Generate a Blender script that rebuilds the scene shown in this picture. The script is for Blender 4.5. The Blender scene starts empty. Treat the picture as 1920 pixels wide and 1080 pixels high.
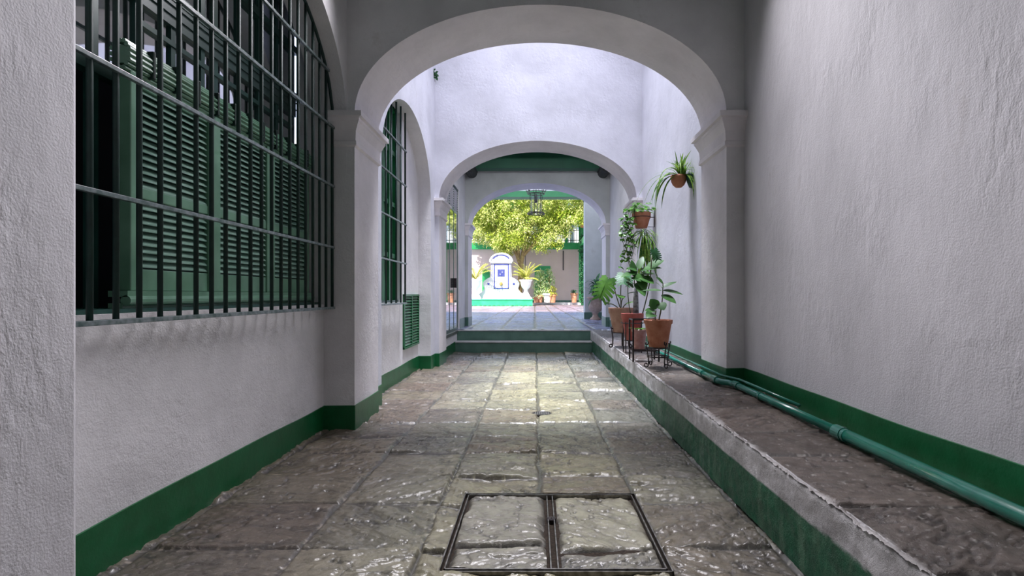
import bpy, math, random
import numpy as np
from mathutils import Vector, Matrix
random.seed(7)
PI = math.pi
S = bpy.context.scene
COL = S.collection
F = 1000.0                      # focal length in pixels of the 1920 frame
# ------------------------------------------------------------------ camera
cd = bpy.data.cameras.new('camera'); cam = bpy.data.objects.new('camera', cd); COL.objects.link(cam)
cd.sensor_width = 36; cd.lens = F/1920*36
cd.shift_x = -43/1920; cd.shift_y = 13/1920
cd.clip_start = .05; cd.clip_end = 300
cam.location = (0, 0, 1.2); cam.rotation_euler = (PI/2, 0, 0)
S.camera = cam
# ------------------------------------------------------------------ light
S.view_settings.view_transform = 'Standard'; S.view_settings.look = 'None'
S.view_settings.gamma = 1; S.view_settings.use_curve_mapping = False
S.view_settings.exposure = 0.0
w = bpy.data.worlds.new('sky'); S.world = w; w.use_nodes = True
bg = w.node_tree.nodes['Background']
bg.inputs['Color'].default_value = (.62, .72, 1, 1); bg.inputs['Strength'].default_value = 2.0
sd = bpy.data.lights.new('sun', 'SUN'); sun = bpy.data.objects.new('sun', sd); COL.objects.link(sun)
sd.energy = 9; sd.angle = math.radians(.6); sd.color = (1, .93, .82)
sun.rotation_euler = Vector((.30, .80, -1)).to_track_quat('-Z', 'Y').to_euler()
def area(name, loc, direction, sx, sy, power, color, spread=180):
    l = bpy.data.lights.new(name, 'AREA'); l.shape = 'RECTANGLE'; l.size = sx; l.size_y = sy
    l.energy = power; l.color = color; l.spread = math.radians(spread)
    o = bpy.data.objects.new(name, l); COL.objects.link(o); o.location = loc
    o.rotation_euler = Vector(direction).to_track_quat('-Z', 'Y').to_euler()
    return o
# unseen area lights added as fill, from behind the camera and above the well
area('rear_fill', (0, -2.6, 2.3), (0, 1, -.12), 3.2, 3.4, 9, (.97, .97, 1))
area('light_well_fill', (0, 7.2, 12.8), (0, 0, -1), 2.2, 2.0, 300, (.88, .90, 1), 40)  # extra area light added to strengthen the sky light in the well
area('passage_fill', (0, 4.45, 4.05), (0, -.9, -1), 2.8, .4, 84, (.97, .94, 1), 105)  # no fixture here: area light added to brighten the first bay

area('inner_bay_fill', (0, 9.95, 4.3), (0, .7, -1), 2.6, .4, 38, (.90, .92, 1), 140)  # unseen area light added to lift the bay past the second arch
area('portico_fill', (0, 15.6, 4.85), (0, .1, -1), 3.0, 1.5, 70, (.86, .90, 1))  # unseen area light added under the portico, apart from the lantern

# ------------------------------------------------------------------ materials
def nodes(name):
    m = bpy.data.materials.new(name); m.use_nodes = True
    nt = m.node_tree; return m, nt, nt.nodes['Principled BSDF']
def lk(nt, a, b): nt.links.new(a, b)
def N(nt, t, **kw):
    n = nt.nodes.new(t)
    for k, v in kw.items():
        if k in n.inputs.keys(): n.inputs[k].default_value = v
        else: setattr(n, k, v)
    return n
def coords(nt, scale=(1, 1, 1)):
    tc = N(nt, 'ShaderNodeNewGeometry'); mp = N(nt, 'ShaderNodeMapping'); mp.inputs['Scale'].default_value = scale
    lk(nt, tc.outputs['Position'], mp.inputs['Vector']); return mp.outputs['Vector']
def mixcol(nt, fac, a, b):
    r = N(nt, 'ShaderNodeMix', data_type='RGBA')
    lk(nt, fac, r.inputs[0])
    for s, v in ((6, a), (7, b)):
        if isinstance(v, (tuple, list)): r.inputs[s].default_value = (*v[:3], 1)
        else: lk(nt, v, r.inputs[s])
    return r.outputs[2]
def ramp(nt, src, lo, hi):
    r = N(nt, 'ShaderNodeMapRange'); r.inputs[1].default_value = lo; r.inputs[2].default_value = hi
    lk(nt, src, r.inputs[0]); return r.outputs[0]
def mat(name, c, c2=None, rough=.6, scale=6, bump=0, bscale=40, metal=0, spec=.5, stretch=(1, 1, 1), lo=.35, hi=.65, coat=0):
    m, nt, p = nodes(name)
    p.inputs['Base Color'].default_value = (*c, 1); p.inputs['Roughness'].default_value = rough
    p.inputs['Metallic'].default_value = metal; p.inputs['Specular IOR Level'].default_value = spec
    p.inputs['Coat Weight'].default_value = coat
    v = coords(nt, stretch)
    if c2:
        n = N(nt, 'ShaderNodeTexNoise', Scale=scale, Detail=6); lk(nt, v, n.inputs['Vector'])
        lk(nt, mixcol(nt, ramp(nt, n.outputs[0], lo, hi), c, c2), p.inputs['Base Color'])
    if bump:
        n = N(nt, 'ShaderNodeTexNoise', Scale=bscale, Detail=7, Roughness=.65); lk(nt, v, n.inputs['Vector'])
        b = N(nt, 'ShaderNodeBump', Strength=1, Distance=bump); lk(nt, n.outputs[0], b.inputs['Height'])
        lk(nt, b.outputs[0], p.inputs['Normal'])
    return m
def plaster(name, c, bump=.004, vertical=False):
    """hand trowelled lime wash: broad undulation, trowel ridges and fine grain"""
    m, nt, p = nodes(name); p.inputs['Roughness'].default_value = .72; p.inputs['Specular IOR Level'].default_value = .3
    g = coords(nt); gs = coords(nt, (1, 1, .5) if vertical else (1, 1, 1))
    a = N(nt, 'ShaderNodeTexNoise', Scale=1.3, Detail=5, Roughness=.6); lk(nt, gs, a.inputs['Vector'])
    b = N(nt, 'ShaderNodeTexNoise', Scale=22, Detail=5, Roughness=.6); b.inputs['Distortion'].default_value = .2; lk(nt, gs, b.inputs['Vector'])
    d = N(nt, 'ShaderNodeTexNoise', Scale=110, Detail=4); lk(nt, g, d.inputs['Vector'])
    dark = tuple(x*.80 for x in c); col = mixcol(nt, ramp(nt, a.outputs[0], .36, .66), dark, c)
    s = N(nt, 'ShaderNodeTexNoise', Scale=2.6, Detail=8, Roughness=.75); lk(nt, gs, s.inputs['Vector'])
    col = mixcol(nt, ramp(nt, s.outputs[0], .60, .80), col, (c[0]*.70, c[1]*.67, c[2]*.64))
    lk(nt, col, p.inputs['Base Color'])
    rb = ramp(nt, b.outputs[0], .30, .75)
    pm = N(nt, 'ShaderNodeTexNoise', Scale=2.2, Detail=3); lk(nt, g, pm.inputs['Vector'])
    m1 = N(nt, 'ShaderNodeMath', operation='MULTIPLY'); lk(nt, rb, m1.inputs[0]); lk(nt, ramp(nt, pm.outputs[0], .42, .68), m1.inputs[1])
    m2 = N(nt, 'ShaderNodeMath', operation='MULTIPLY_ADD'); lk(nt, a.outputs[0], m2.inputs[0]); m2.inputs[1].default_value = 5; lk(nt, m1.outputs[0], m2.inputs[2])
    m3 = N(nt, 'ShaderNodeMath', operation='MULTIPLY_ADD'); lk(nt, d.outputs[0], m3.inputs[0]); m3.inputs[1].default_value = .5; lk(nt, m2.outputs[0], m3.inputs[2])
    bp = N(nt, 'ShaderNodeBump', Strength=1, Distance=bump); lk(nt, m3.outputs[0], bp.inputs['Height']); lk(nt, bp.outputs[0], p.inputs['Normal'])
    return m
def vcol(name, rough=.35, bump=.002, bscale=60, spec=.5, rough_noise=True, coat=0):
    m, nt, p = nodes(name)
    p.inputs['Coat Weight'].default_value = coat; p.inputs['Coat Roughness'].default_value = .25; p.inputs['Coat IOR'].default_value = 1.6
    at = N(nt, 'ShaderNodeAttribute', attribute_name='col')
    v = coords(nt)
    n = N(nt, 'ShaderNodeTexNoise', Scale=bscale, Detail=8, Roughness=.7); lk(nt, v, n.inputs['Vector'])
    n2 = N(nt, 'ShaderNodeTexNoise', Scale=9, Detail=8, Roughness=.7); lk(nt, v, n2.inputs['Vector'])
    mm = N(nt, 'ShaderNodeMix', data_type='RGBA', blend_type='MULTIPLY'); mm.inputs[0].default_value = 1
    lk(nt, at.outputs['Color'], mm.inputs[6])
    gr = mixcol(nt, ramp(nt, n2.outputs[0], .3, .7), (.62, .60, .58), (1.2, 1.2, 1.2)); lk(nt, gr, mm.inputs[7])
    lk(nt, mm.outputs[2], p.inputs['Base Color'])
    p.inputs['Specular IOR Level'].default_value = spec
    if rough_noise:
        r = N(nt, 'ShaderNodeMapRange'); r.inputs[1].default_value = .3; r.inputs[2].default_value = .7
        r.inputs[3].default_value = rough*.75; r.inputs[4].default_value = rough*1.45
        lk(nt, n2.outputs[0], r.inputs[0]); lk(nt, r.outputs[0], p.inputs['Roughness'])
    else: p.inputs['Roughness'].default_value = rough
    vo = N(nt, 'ShaderNodeTexVoronoi', Scale=bscale*.55, feature='DISTANCE_TO_EDGE'); 
    wv = N(nt, 'ShaderNodeTexNoise', Scale=7, Detail=6, Roughness=.6); lk(nt, v, wv.inputs['Vector'])
    ad = N(nt, 'ShaderNodeMix', data_type='VECTOR'); ad.inputs[0].default_value = .35; lk(nt, v, ad.inputs[4]); lk(nt, wv.outputs['Color'], ad.inputs[5]); lk(nt, ad.outputs[1], vo.inputs['Vector'])
    pit = ramp(nt, vo.outputs['Distance'], 0, .12)
    ma = N(nt, 'ShaderNodeMath', operation='MULTIPLY_ADD'); lk(nt, pit, ma.inputs[0]); ma.inputs[1].default_value = .22; lk(nt, n.outputs[0], ma.inputs[2])
    b = N(nt, 'ShaderNodeBump', Strength=1, Distance=bump); lk(nt, ma.outputs[0], b.inputs['Height']); lk(nt, b.outputs[0], p.inputs['Normal'])
    return m
def leafmat(name, c, c2, rough=.4, scale=8, trans=.3):
    m, nt, p = nodes(name); p.inputs['Roughness'].default_value = rough; p.inputs['Specular IOR Level'].default_value = .25
    v = coords(nt); n = N(nt, 'ShaderNodeTexNoise', Scale=scale, Detail=3); lk(nt, v, n.inputs['Vector'])
    col = mixcol(nt, ramp(nt, n.outputs[0], .4, .6), c, c2); lk(nt, col, p.inputs['Base Color'])
    t = N(nt, 'ShaderNodeBsdfTranslucent'); lk(nt, col, t.inputs['Color'])
    mx = N(nt, 'ShaderNodeMixShader'); mx.inputs[0].default_value = trans
    lk(nt, p.outputs[0], mx.inputs[1]); lk(nt, t.outputs[0], mx.inputs[2]); lk(nt, mx.outputs[0], nt.nodes['Material Output'].inputs['Surface'])
    return m
def glassmat(name, refl, tint, rough=.03):
    m, nt, p = nodes(name)
    p.inputs['Base Color'].default_value = (*tint, 1); p.inputs['Roughness'].default_value = rough
    g = N(nt, 'ShaderNodeBsdfGlossy'); g.inputs['Roughness'].default_value = rough; g.inputs['Color'].default_value = (.85, .87, .93, 1)
    mx = N(nt, 'ShaderNodeMixShader'); mx.inputs[0].default_value = refl
    lk(nt, p.outputs[0], mx.inputs[1]); lk(nt, g.outputs[0], mx.inputs[2]); lk(nt, mx.outputs[0], nt.nodes['Material Output'].inputs['Surface'])
    return m

M = dict(
    wall=plaster('white_plaster', (.80, .78, .80), .0045),
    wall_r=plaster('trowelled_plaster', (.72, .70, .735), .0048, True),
    arch=plaster('arch_plaster', (.86, .815, .84), .003),
    fount=mat('fountain_limewash', (.50, .50, .54), (.58, .58, .61), rough=.7, scale=2, bump=.003, bscale=10),
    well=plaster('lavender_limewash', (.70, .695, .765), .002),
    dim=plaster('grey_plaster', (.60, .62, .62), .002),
    green=mat('green_gloss_paint', (.004, .095, .028), (.006, .14, .045), rough=.32, scale=5, bump=.0015, bscale=30),
    band=mat('green_skirting_paint', (.001, .080, .020), (.004, .125, .040), rough=.36, scale=7, bump=.002, bscale=26, lo=.3, hi=.75),
    riser=mat('grey_green_riser_paint', (.07, .15, .12), (.10, .20, .16), rough=.35, scale=6, bump=.003, bscale=20),
    tread=mat('pale_step_stone', (.45, .45, .47), (.6, .6, .62), rough=.4, bump=.003, bscale=30),
    bar=mat('dark_green_iron', (.003, .020, .017), (.006, .034, .027), rough=.6, scale=12, bump=.0008, bscale=60),
    rail=mat('weathered_rail_iron', (.05, .085, .08), (.18, .21, .22), rough=.35, scale=30),
    louv=mat('green_louvre_paint', (.19, .34, .27), (.27, .43, .35), rough=.3, scale=3, coat=.2),
    louvf=mat('green_shutter_frame', (.11, .25, .16), (.16, .33, .22), rough=.3, scale=5, coat=.2),
    wframe=mat('dark_green_window_frame', (.010, .050, .040), (.018, .075, .06), rough=.35, scale=5),
    wpanel=mat('grey_green_panel', (.035, .075, .068), rough=.4),
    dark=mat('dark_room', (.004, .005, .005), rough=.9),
    glass=glassmat('window_glass', .85, (.03, .04, .04)),
    glass2=glassmat('door_glass', .85, (.3, .3, .3)),
    stone=vcol('riven_stone', .36, .0045, 55, .6, coat=.55),
    stone2=vcol('brown_riven_stone', .34, .003, 50, .5),
    stone3=vcol('courtyard_stone', .3, .002, 20, .5, coat=.15),
    kerb=vcol('kerb_paint', .42, .006, 60, .4),
    pipe=mat('teal_pipe_paint', (.008, .12, .085), (.015, .17, .12), rough=.24, scale=9, bump=.0006, bscale=40, coat=.3),
    terra=mat('terracotta', (.36, .115, .055), (.46, .19, .11), rough=.7, scale=14, bump=.001, bscale=60),
    terra2=mat('aged_terracotta', (.30, .15, .11), (.42, .26, .20), rough=.8, scale=10, bump=.002, bscale=50),
    terrar=mat('red_terracotta', (.32, .055, .045), (.40, .10, .08), rough=.55, scale=10, bump=.001),
    pink=mat('pale_pink_glaze', (.55, .33, .33), (.42, .17, .16), rough=.3, scale=14),
    urn=mat('weathered_stone_urn', (.38, .27, .22), (.52, .40, .34), rough=.85, scale=12, bump=.004, bscale=40),
    iron=mat('wrought_iron', (.018, .016, .02), (.05, .035, .035), rough=.42, scale=30, metal=.4),
    steel=mat('worn_steel', (.13, .12, .11), (.33, .32, .30), rough=.35, scale=30, metal=.8, bump=.001),
    soil=mat('potting_soil', (.03, .02, .014), (.07, .05, .035), rough=.95, scale=60, bump=.01, bscale=90),
    rubber=leafmat('rubber_plant_leaf', (.022, .075, .015), (.045, .125, .025), .42, 9, .2),
    pothos=leafmat('pothos_leaf', (.04, .15, .02), (.12, .28, .04), .35, 22, .35),
    spider=leafmat('spider_plant_leaf', (.04, .14, .02), (.22, .34, .06), .35, 24, .35),
    monst=leafmat('monstera_leaf', (.035, .11, .015), (.08, .20, .03), .42, 7, .25),
    monst2=leafmat('blue_green_leaf', (.02, .085, .03), (.04, .14, .05), .45, 9, .2),
    stem=mat('plant_stem', (.05, .09, .03), (.12, .10, .06), rough=.6, scale=20),
    birch=mat('pale_plant_trunk', (.40, .40, .42), (.12, .12, .12), rough=.7, scale=30),
    cactus=leafmat('fern_leaf', (.03, .11, .05), (.07, .2, .09), .5, 14, .2),
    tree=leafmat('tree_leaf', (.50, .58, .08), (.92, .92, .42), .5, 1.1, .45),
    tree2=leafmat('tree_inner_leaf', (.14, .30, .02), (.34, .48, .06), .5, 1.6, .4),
    palm=leafmat('palm_leaf', (.55, .58, .08), (.80, .78, .25), .5, 3, .4),
    bush=leafmat('bush_leaf', (.34, .52, .16), (.78, .86, .56), .5, 4, .35),
    bark=mat('tree_bark', (.22, .15, .07), (.36, .28, .12), rough=.9, scale=8, bump=.02, bscale=12),
    facade=mat('pink_beige_render', (.66, .53, .49), (.78, .64, .60), rough=.85, scale=.5, lo=.3, hi=.7),
    white=mat('bright_limewash', (.84, .84, .86), rough=.7, bump=.003, bscale=10),
    cgreen=mat('courtyard_green_paint', (.02, .30, .09), (.03, .38, .12), rough=.4, scale=3),
    trough=mat('bright_green_trough', (.03, .50, .20), (.06, .60, .28), rough=.35, scale=2),
    blue=mat('blue_glazed_tile', (.03, .05, .30), (.08, .10, .42), rough=.25, scale=6),
    ochre=mat('brass_spout', (.55, .33, .08), rough=.4, metal=.3),
    beamg=mat('green_ceiling_beam', (.015, .10, .055), (.02, .13, .07), rough=.5, scale=2),
    beamc=mat('green_lintel_paint', (.03, .22, .08), (.04, .27, .10), rough=.5, scale=2),
    wood=mat('dark_wood', (.02, .025, .025), rough=.6),
    clay=mat('bright_terracotta', (.62, .27, .14), (.72, .38, .24), rough=.7, scale=4),
    glassl=glassmat('lantern_glass', .12, (.2, .22, .2)),
    wire=mat('dark_wire', (.07, .06, .06), rough=.6),
    flower=mat('red_flower', (.7, .08, .03), rough=.6),
)
def lanternglass():
    m, nt, p = nodes('clear_lantern_glass')
    t = N(nt, 'ShaderNodeBsdfTransparent'); g = N(nt, 'ShaderNodeBsdfGlossy'); g.inputs['Roughness'].default_value = .05
    mx = N(nt, 'ShaderNodeMixShader'); mx.inputs[0].default_value = .12
    lk(nt, t.outputs[0], mx.inputs[1]); lk(nt, g.outputs[0], mx.inputs[2]); lk(nt, mx.outputs[0], nt.nodes['Material Output'].inputs['Surface'])
    return m
M['glassl'] = lanternglass()

# ------------------------------------------------------------------ mesh helpers
class MB:
    def __init__(s): s.v = []; s.f = []
    def add(s, vs, fs):
        n = len(s.v); s.v += [tuple(p) for p in vs]; s.f += [tuple(i+n for i in f) for f in fs]; return s
    def box(s, a, b):
        x0, y0, z0 = a; x1, y1, z1 = b
        return s.add([(x0,y0,z0),(x1,y0,z0),(x1,y1,z0),(x0,y1,z0),(x0,y0,z1),(x1,y0,z1),(x1,y1,z1),(x0,y1,z1)],
                     [(0,3,2,1),(4,5,6,7),(0,1,5,4),(1,2,6,5),(2,3,7,6),(3,0,4,7)])
    def tube(s, path, r, n=8, caps=True):
        P = [Vector(p) for p in path]; rs = r if isinstance(r, (list, tuple)) else [r]*len(P)
        up = None; vs = []
        for i, p in enumerate(P):
            t = (P[min(i+1, len(P)-1)]-P[max(i-1, 0)]).normalized()
            if up is None: up = t.orthogonal().normalized()
            else:
                up = (up-t*up.dot(t)); up = up.normalized() if up.length > 1e-6 else t.orthogonal().normalized()
            b = t.cross(up)
            for k in range(n):
                a = 2*PI*k/n; vs.append(p+(up*math.cos(a)+b*math.sin(a))*rs[i])
        fs = [(i*n+k, i*n+(k+1) % n, (i+1)*n+(k+1) % n, (i+1)*n+k) for i in range(len(P)-1) for k in range(n)]
        if caps: fs += [tuple(range(n))[::-1], tuple((len(P)-1)*n+k for k in range(n))]
        return s.add(vs, fs)
    def lathe(s, prof, c=(0, 0, 0), n=32, a0=0, a1=2*PI):
        full = abs(a1-a0-2*PI) < 1e-6; m = n if full else n+1; vs = []
        for r, z in prof:
            for k in range(m):
                a = a0+(a1-a0)*k/n; vs.append((c[0]+r*math.cos(a), c[1]+r*math.sin(a), c[2]+z))
        fs = []
        for i in range(len(prof)-1):
            for k in range(n):
                k2 = (k+1) % m; fs.append((i*m+k, i*m+k2, (i+1)*m+k2, (i+1)*m+k))
        return s.add(vs, fs)
    def sphere(s, c, r, n=12, sq=(1, 1, 1)):
        prof = [(max(1e-4, math.sin(PI*i/8))*r, -math.cos(PI*i/8)*r) for i in range(9)]
        o = MB().lathe(prof, (0, 0, 0), n)
        return s.add([(c[0]+x*sq[0], c[1]+y*sq[1], c[2]+z*sq[2]) for x, y, z in o.v], o.f)
    def prism(s, poly, y0, y1):        # polygon in x,z extruded along y
        n = len(poly); vs = [(x, y0, z) for x, z in poly]+[(x, y1, z) for x, z in poly]
        return s.add(vs, [tuple(range(n)), tuple(range(2*n-1, n-1, -1))]+[(i, n+i, n+(i+1) % n, (i+1) % n) for i in range(n)])
    def leaf(s, base, d, up, L, W, droop=.5, seg=6, kind='ovate', fold=.18):
        """one blade from base along d, bending down along its length"""
        p = Vector(base); d = Vector(d).normalized(); up = Vector(up)
        side = d.cross(up)
        side = side.normalized() if side.length > 1e-4 else d.orthogonal().normalized()
        vs = []; q = p.copy(); dd = d.copy()
        for i in range(seg+1):
            t = i/seg
            if kind == 'ovate': ww = W*.5*(math.sin(PI*min(1, t**.8*1.0))**.75 if 0 < t < 1 else .02)
            elif kind == 'strap': ww = W*.5*(min(1, .35+t*3)*(1-t**3)+.02)
            else: ww = W*.5*max(.02, math.sin(PI*t)**.6)
            n = side.cross(dd).normalized()
            vs += [q-side*ww+n*ww*fold, q, q+side*ww+n*ww*fold]
            dd = (dd+Vector((0, 0, -1))*droop/seg).normalized(); q = q+dd*(L/seg)
        fs = []
        for i in range(seg): a = i*3; fs += [(a, a+1, a+4, a+3), (a+1, a+2, a+5, a+4)]
        return s.add(vs, fs)
    def build(s, name, m, parent=None, smooth=False, bevel=0):
        me = bpy.data.meshes.new(name); me.from_pydata(s.v, [], s.f); me.update(calc_edges=True)
        o = bpy.data.objects.new(name, me); COL.objects.link(o)
        me.materials.append(M[m] if isinstance(m, str) else m)
        if smooth: me.polygons.foreach_set('use_smooth', [True]*len(me.polygons))
        if bevel:
            b = o.modifiers.new('bevel', 'BEVEL'); b.width = bevel; b.segments = 2; b.limit_method = 'ANGLE'; b.angle_limit = math.radians(40)
        if parent:
            o.parent = parent; o.matrix_parent_inverse = Matrix.Translation(parent.location).inverted()
        return o
def tag(o, label, cat, group=None):
    o['label'] = label; o['category'] = cat
    if group: o['group'] = group
    return o
def thing(name, loc, label, cat, group=None):
    o = bpy.data.objects.new(name, None); COL.objects.link(o); o.location = loc; o.empty_display_size = .1
    return tag(o, label, cat, group)
def struct(o): o['kind'] = 'structure'; return o
def at(px, py, Y): return ((px-1003)/F*Y, Y, 1.2-(py-553)/F*Y)

# noise in numpy for the stone surfaces
def _h(ix, iy, s):
    n = (ix.astype(np.int64)*374761393+iy.astype(np.int64)*668265263+s*1442695041) & 0xffffffff
    n = ((n ^ (n >> 13))*1274126177) & 0xffffffff
    n = (n ^ (n >> 16)) & 0xffffff
    return n/16777216.0
def vn(x, y, s=0):
    ix = np.floor(x); iy = np.floor(y); fx = x-ix; fy = y-iy
    fx = fx*fx*(3-2*fx); fy = fy*fy*(3-2*fy)
    a = _h(ix, iy, s); b = _h(ix+1, iy, s); c = _h(ix, iy+1, s); d = _h(ix+1, iy+1, s)
    return (a*(1-fx)+b*fx)*(1-fy)+(c*(1-fx)+d*fx)*fy
def fbm(x, y, s=0, o=5, g=.5):
    v = 0; a = 1; t = 0
    for i in range(o): v = v+a*vn(x*2**i+17.3*i, y*2**i-9.1*i, s+i*7); t += a; a *= g
    return v/t
def grid_mesh(name, X, Y, Z, C, m, parent=None):
    ny, nx = X.shape
    co = np.stack([X, Y, Z], -1).reshape(-1, 3).astype(np.float32)
    i = np.arange(ny*nx).reshape(ny, nx)
    q = np.stack([i[:-1, :-1], i[:-1, 1:], i[1:, 1:], i[1:, :-1]], -1).reshape(-1, 4).astype(np.int32)
    me = bpy.data.meshes.new(name); me.vertices.add(len(co)); me.vertices.foreach_set('co', co.ravel())
    me.loops.add(q.size); me.loops.foreach_set('vertex_index', q.ravel())
    me.polygons.add(len(q)); me.polygons.foreach_set('loop_start', np.arange(0, q.size, 4, dtype=np.int32))
    me.polygons.foreach_set('loop_total', np.full(len(q), 4, dtype=np.int32))
    me.polygons.foreach_set('use_smooth', np.ones(len(q), dtype=bool))
    me.update(calc_edges=True)
    if C is not None:
        a = me.color_attributes.new('col', 'FLOAT_COLOR', 'POINT')
        cc = np.concatenate([C.reshape(-1, 3), np.ones((ny*nx, 1))], 1).astype(np.float32); a.data.foreach_set('color', cc.ravel())
    me.materials.append(M[m])
    o = bpy.data.objects.new(name, me); COL.objects.link(o)
    if parent: o.parent = parent; o.matrix_parent_inverse = Matrix.Translation(parent.location).inverted()
    return o
def slabs(xs, ys, xj, yj, seed, cols, amp=.010, joint=.012, jdepth=.016, jit=.02, mortar=(.06, .055, .05), yoff=None):
    """height and colour of riven slabs on the grid xs, ys with joints xj, yj"""
    X, Y = np.meshgrid(xs, ys)
    wx = X+(fbm(X*5, Y*5, seed+3, 4)-.5)*jit*1.6; wy = Y+(fbm(X*3, Y*6, seed+5, 4)-.5)*jit*2.2
    xj = np.array(xj); yj = np.array(yj)
    ci = np.clip(np.searchsorted(xj, wx)-1, -1, len(xj)-1)
    if yoff is not None:
        off = np.array([yoff[int(k) % len(yoff)] for k in range(-1, len(xj))]); wy = wy+off[ci+1]
    ri = np.searchsorted(yj, wy)-1
    dx = np.min(np.abs(wx[..., None]-xj), -1); dy = np.min(np.abs(wy[..., None]-yj), -1)
    d = np.minimum(dx, dy)
    r1 = _h(ci, ri, seed+11); r2 = _h(ci, ri, seed+12); r3 = _h(ci, ri, seed+13); r4 = _h(ci, ri, seed+14)
    ang = (r1-.5)*1.3
    u = (X*np.cos(ang)+Y*np.sin(ang)); v = (-X*np.sin(ang)+Y*np.cos(ang))
    k = 2.6+r2*2.2
    f = fbm(u*k*.75+r3*50, v*k*2.1+r1*50, seed+20, 6, .55)
    n = 5.0+r4*4; t = f*n; fl = np.floor(t); fr = t-fl
    terr = (fl+np.clip((fr-.40)/.12, 0, 1))/n
    crack = np.abs(fbm(u*3+r2*30, v*4+r4*30, seed+40, 5, .6)-.5)
    h = (terr*.65+f*.35-.5)*2*amp*(.5+r4)
    rd = 1-np.abs(2*fbm(u*2.6+r4*40, v*7.5+r2*40, seed+55, 5, .6)-1)
    rid = np.clip((rd-.90)/.09, 0, 1)*(vn(u*2.5+r1*7, v*2.5, seed+57) > .35)
    h -= rid*.0055
    h += (vn(u*2+r1*9, v*2, seed+60)-.5)*amp*1.0
    h += (fbm(X*40, Y*40, seed+70, 3)-.5)*amp*.30
    h -= .006*np.exp(-(crack/.010)**2)*(vn(u*3, v*3, seed+44) > .42)
    h += (r2-.5)*.008+(X-np.round(X))*(r1-.5)*.008
    jw = joint*(.5+1.2*vn(X*7, Y*7, seed+80))
    jm = np.exp(-(d/jw)**2); h = h-(h+jdepth)*jm
    base = np.array(cols)[(r3*len(cols)).astype(int) % len(cols)]
    dirt = np.exp(-(crack/.010)**2)*(vn(u*3, v*3, seed+44) > .42)*.75+np.clip((fr-.35)/.22, 0, 1)*np.clip((.75-fr)/.2, 0, 1)*.30
    dirt = np.clip(dirt+rid*.45, 0, .8); shade = ((.70+.55*f+.5*(fbm(X*24, Y*24, seed+90, 4)-.5))*(1-dirt))[..., None]
    C = base*shade*(.85+.3*r4)[..., None]
    jc = np.clip(jm*1.5, 0, 1)[..., None]*.92; speck = np.clip((vn(X*55, Y*55, seed+95)-.70)*9, 0, 1)[..., None]*(vn(X*3, Y*3, seed+97) > .45)[..., None]
    C = C*(1-jc)+(np.array(mortar)+np.array((.34, .33, .31))*speck)*jc
    sp2 = np.clip((vn(X*70, Y*70, seed+98)-.86)*12, 0, 1)[..., None]*.5; C = C*(1-sp2)+.5*sp2*np.array((1, .97, .92))
    return X, Y, h, C

# ------------------------------------------------------------------ floors
xj = [-3, -2.45, -1.83, -1.12, -.54, .03, .59, 1.14, 1.8]
yj = [-6, -5.4, -4.8, -4.2, -3.6, -3, -2.4, -1.8, -1.2, -.6, 0, .55, 1.1, 1.6, 2.1, 2.54, 3.08, 3.54, 4.07, 4.53, 5.02, 5.61, 6.12, 6.70, 7.27, 7.79, 8.39, 9.16, 10.08, 10.7, 11.4]
greys = [(.21, .20, .16), (.18, .165, .14), (.165, .14, .115), (.24, .225, .18), (.19, .185, .16), (.18, .15, .12), (.22, .205, .155)]
xs = np.arange(-1.99, 1.211, .0065)
ys = [-6.0]
while ys[-1] < 1.7: ys.append(ys[-1]+.05)
while ys[-1] < 11.25: ys.append(ys[-1]+max(.006, ys[-1]*.0026))
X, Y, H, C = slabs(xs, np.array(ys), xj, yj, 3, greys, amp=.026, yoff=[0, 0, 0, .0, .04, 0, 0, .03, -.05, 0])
glow = np.exp(-((X-.05)/.75)**2)[..., None]; C = C*(1-glow)+C*np.array([1.75, 1.70, 1.22])*glow*1.0  # pale yellow middle: the tree's reflection put into the slab colour
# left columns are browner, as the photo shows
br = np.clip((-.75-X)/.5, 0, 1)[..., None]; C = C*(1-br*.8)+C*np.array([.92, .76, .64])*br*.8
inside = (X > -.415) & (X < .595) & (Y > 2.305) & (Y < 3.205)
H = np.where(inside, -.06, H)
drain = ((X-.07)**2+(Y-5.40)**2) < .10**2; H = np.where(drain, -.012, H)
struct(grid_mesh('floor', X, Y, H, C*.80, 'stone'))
struct(MB().box((-2.3, -6, -.4), (2.3, 11.6, -.12)).build('floor', 'dark'))  # unseen base slab, added to stop sky light leaking in from below
# raised walkway on the right, climbing slightly to the upper floor
def lz(y): return np.interp(y, [1, 4, 11.3], [.380, .398, .445])
def lx(y): return np.interp(y, [1, 4, 11.3], [1.150, 1.160, 1.200])
browns = [(.10, .075, .06), (.12, .09, .07), (.14, .115, .095), (.09, .07, .058), (.12, .095, .08)]
xs = np.arange(1.10, 1.905, .0095)
ys = [-6.0]
while ys[-1] < 1.0: ys.append(ys[-1]+.05)
while ys[-1] < 11.5: ys.append(ys[-1]+max(.007, ys[-1]*.0036))
ylj = [-5, -4, -3, -2, -1, 0, .5, 1.05, 1.55, 2.05, 2.7, 3.15, 3.75, 4.3, 4.9, 5.4, 5.9, 6.5, 7, 7.6, 8.1, 8.7, 9.3, 9.9, 10.5, 11.1]
X, Y, H, C = slabs(xs, np.array(ys), [.9, 2.1], ylj, 31, browns, amp=.015, joint=.012, jdepth=.010)
e = lx(Y)
XX = e+(X-1.10)*(1.905-e)/.80
rag = .022*(fbm(Y*22, Y*0+3, 12, 4, .7)-.5); XX = XX+rag*np.clip(1-(XX-e)/.06, 0, 1)
edge = np.clip((XX-e)/.03, 0, 1); H = H*edge+lz(Y)-.010*np.clip((fbm(Y*30, X*30, 15, 4, .7)-.45)*4, 0, 1)*np.clip(1-(XX-e)/.03, 0, 1)
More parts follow.
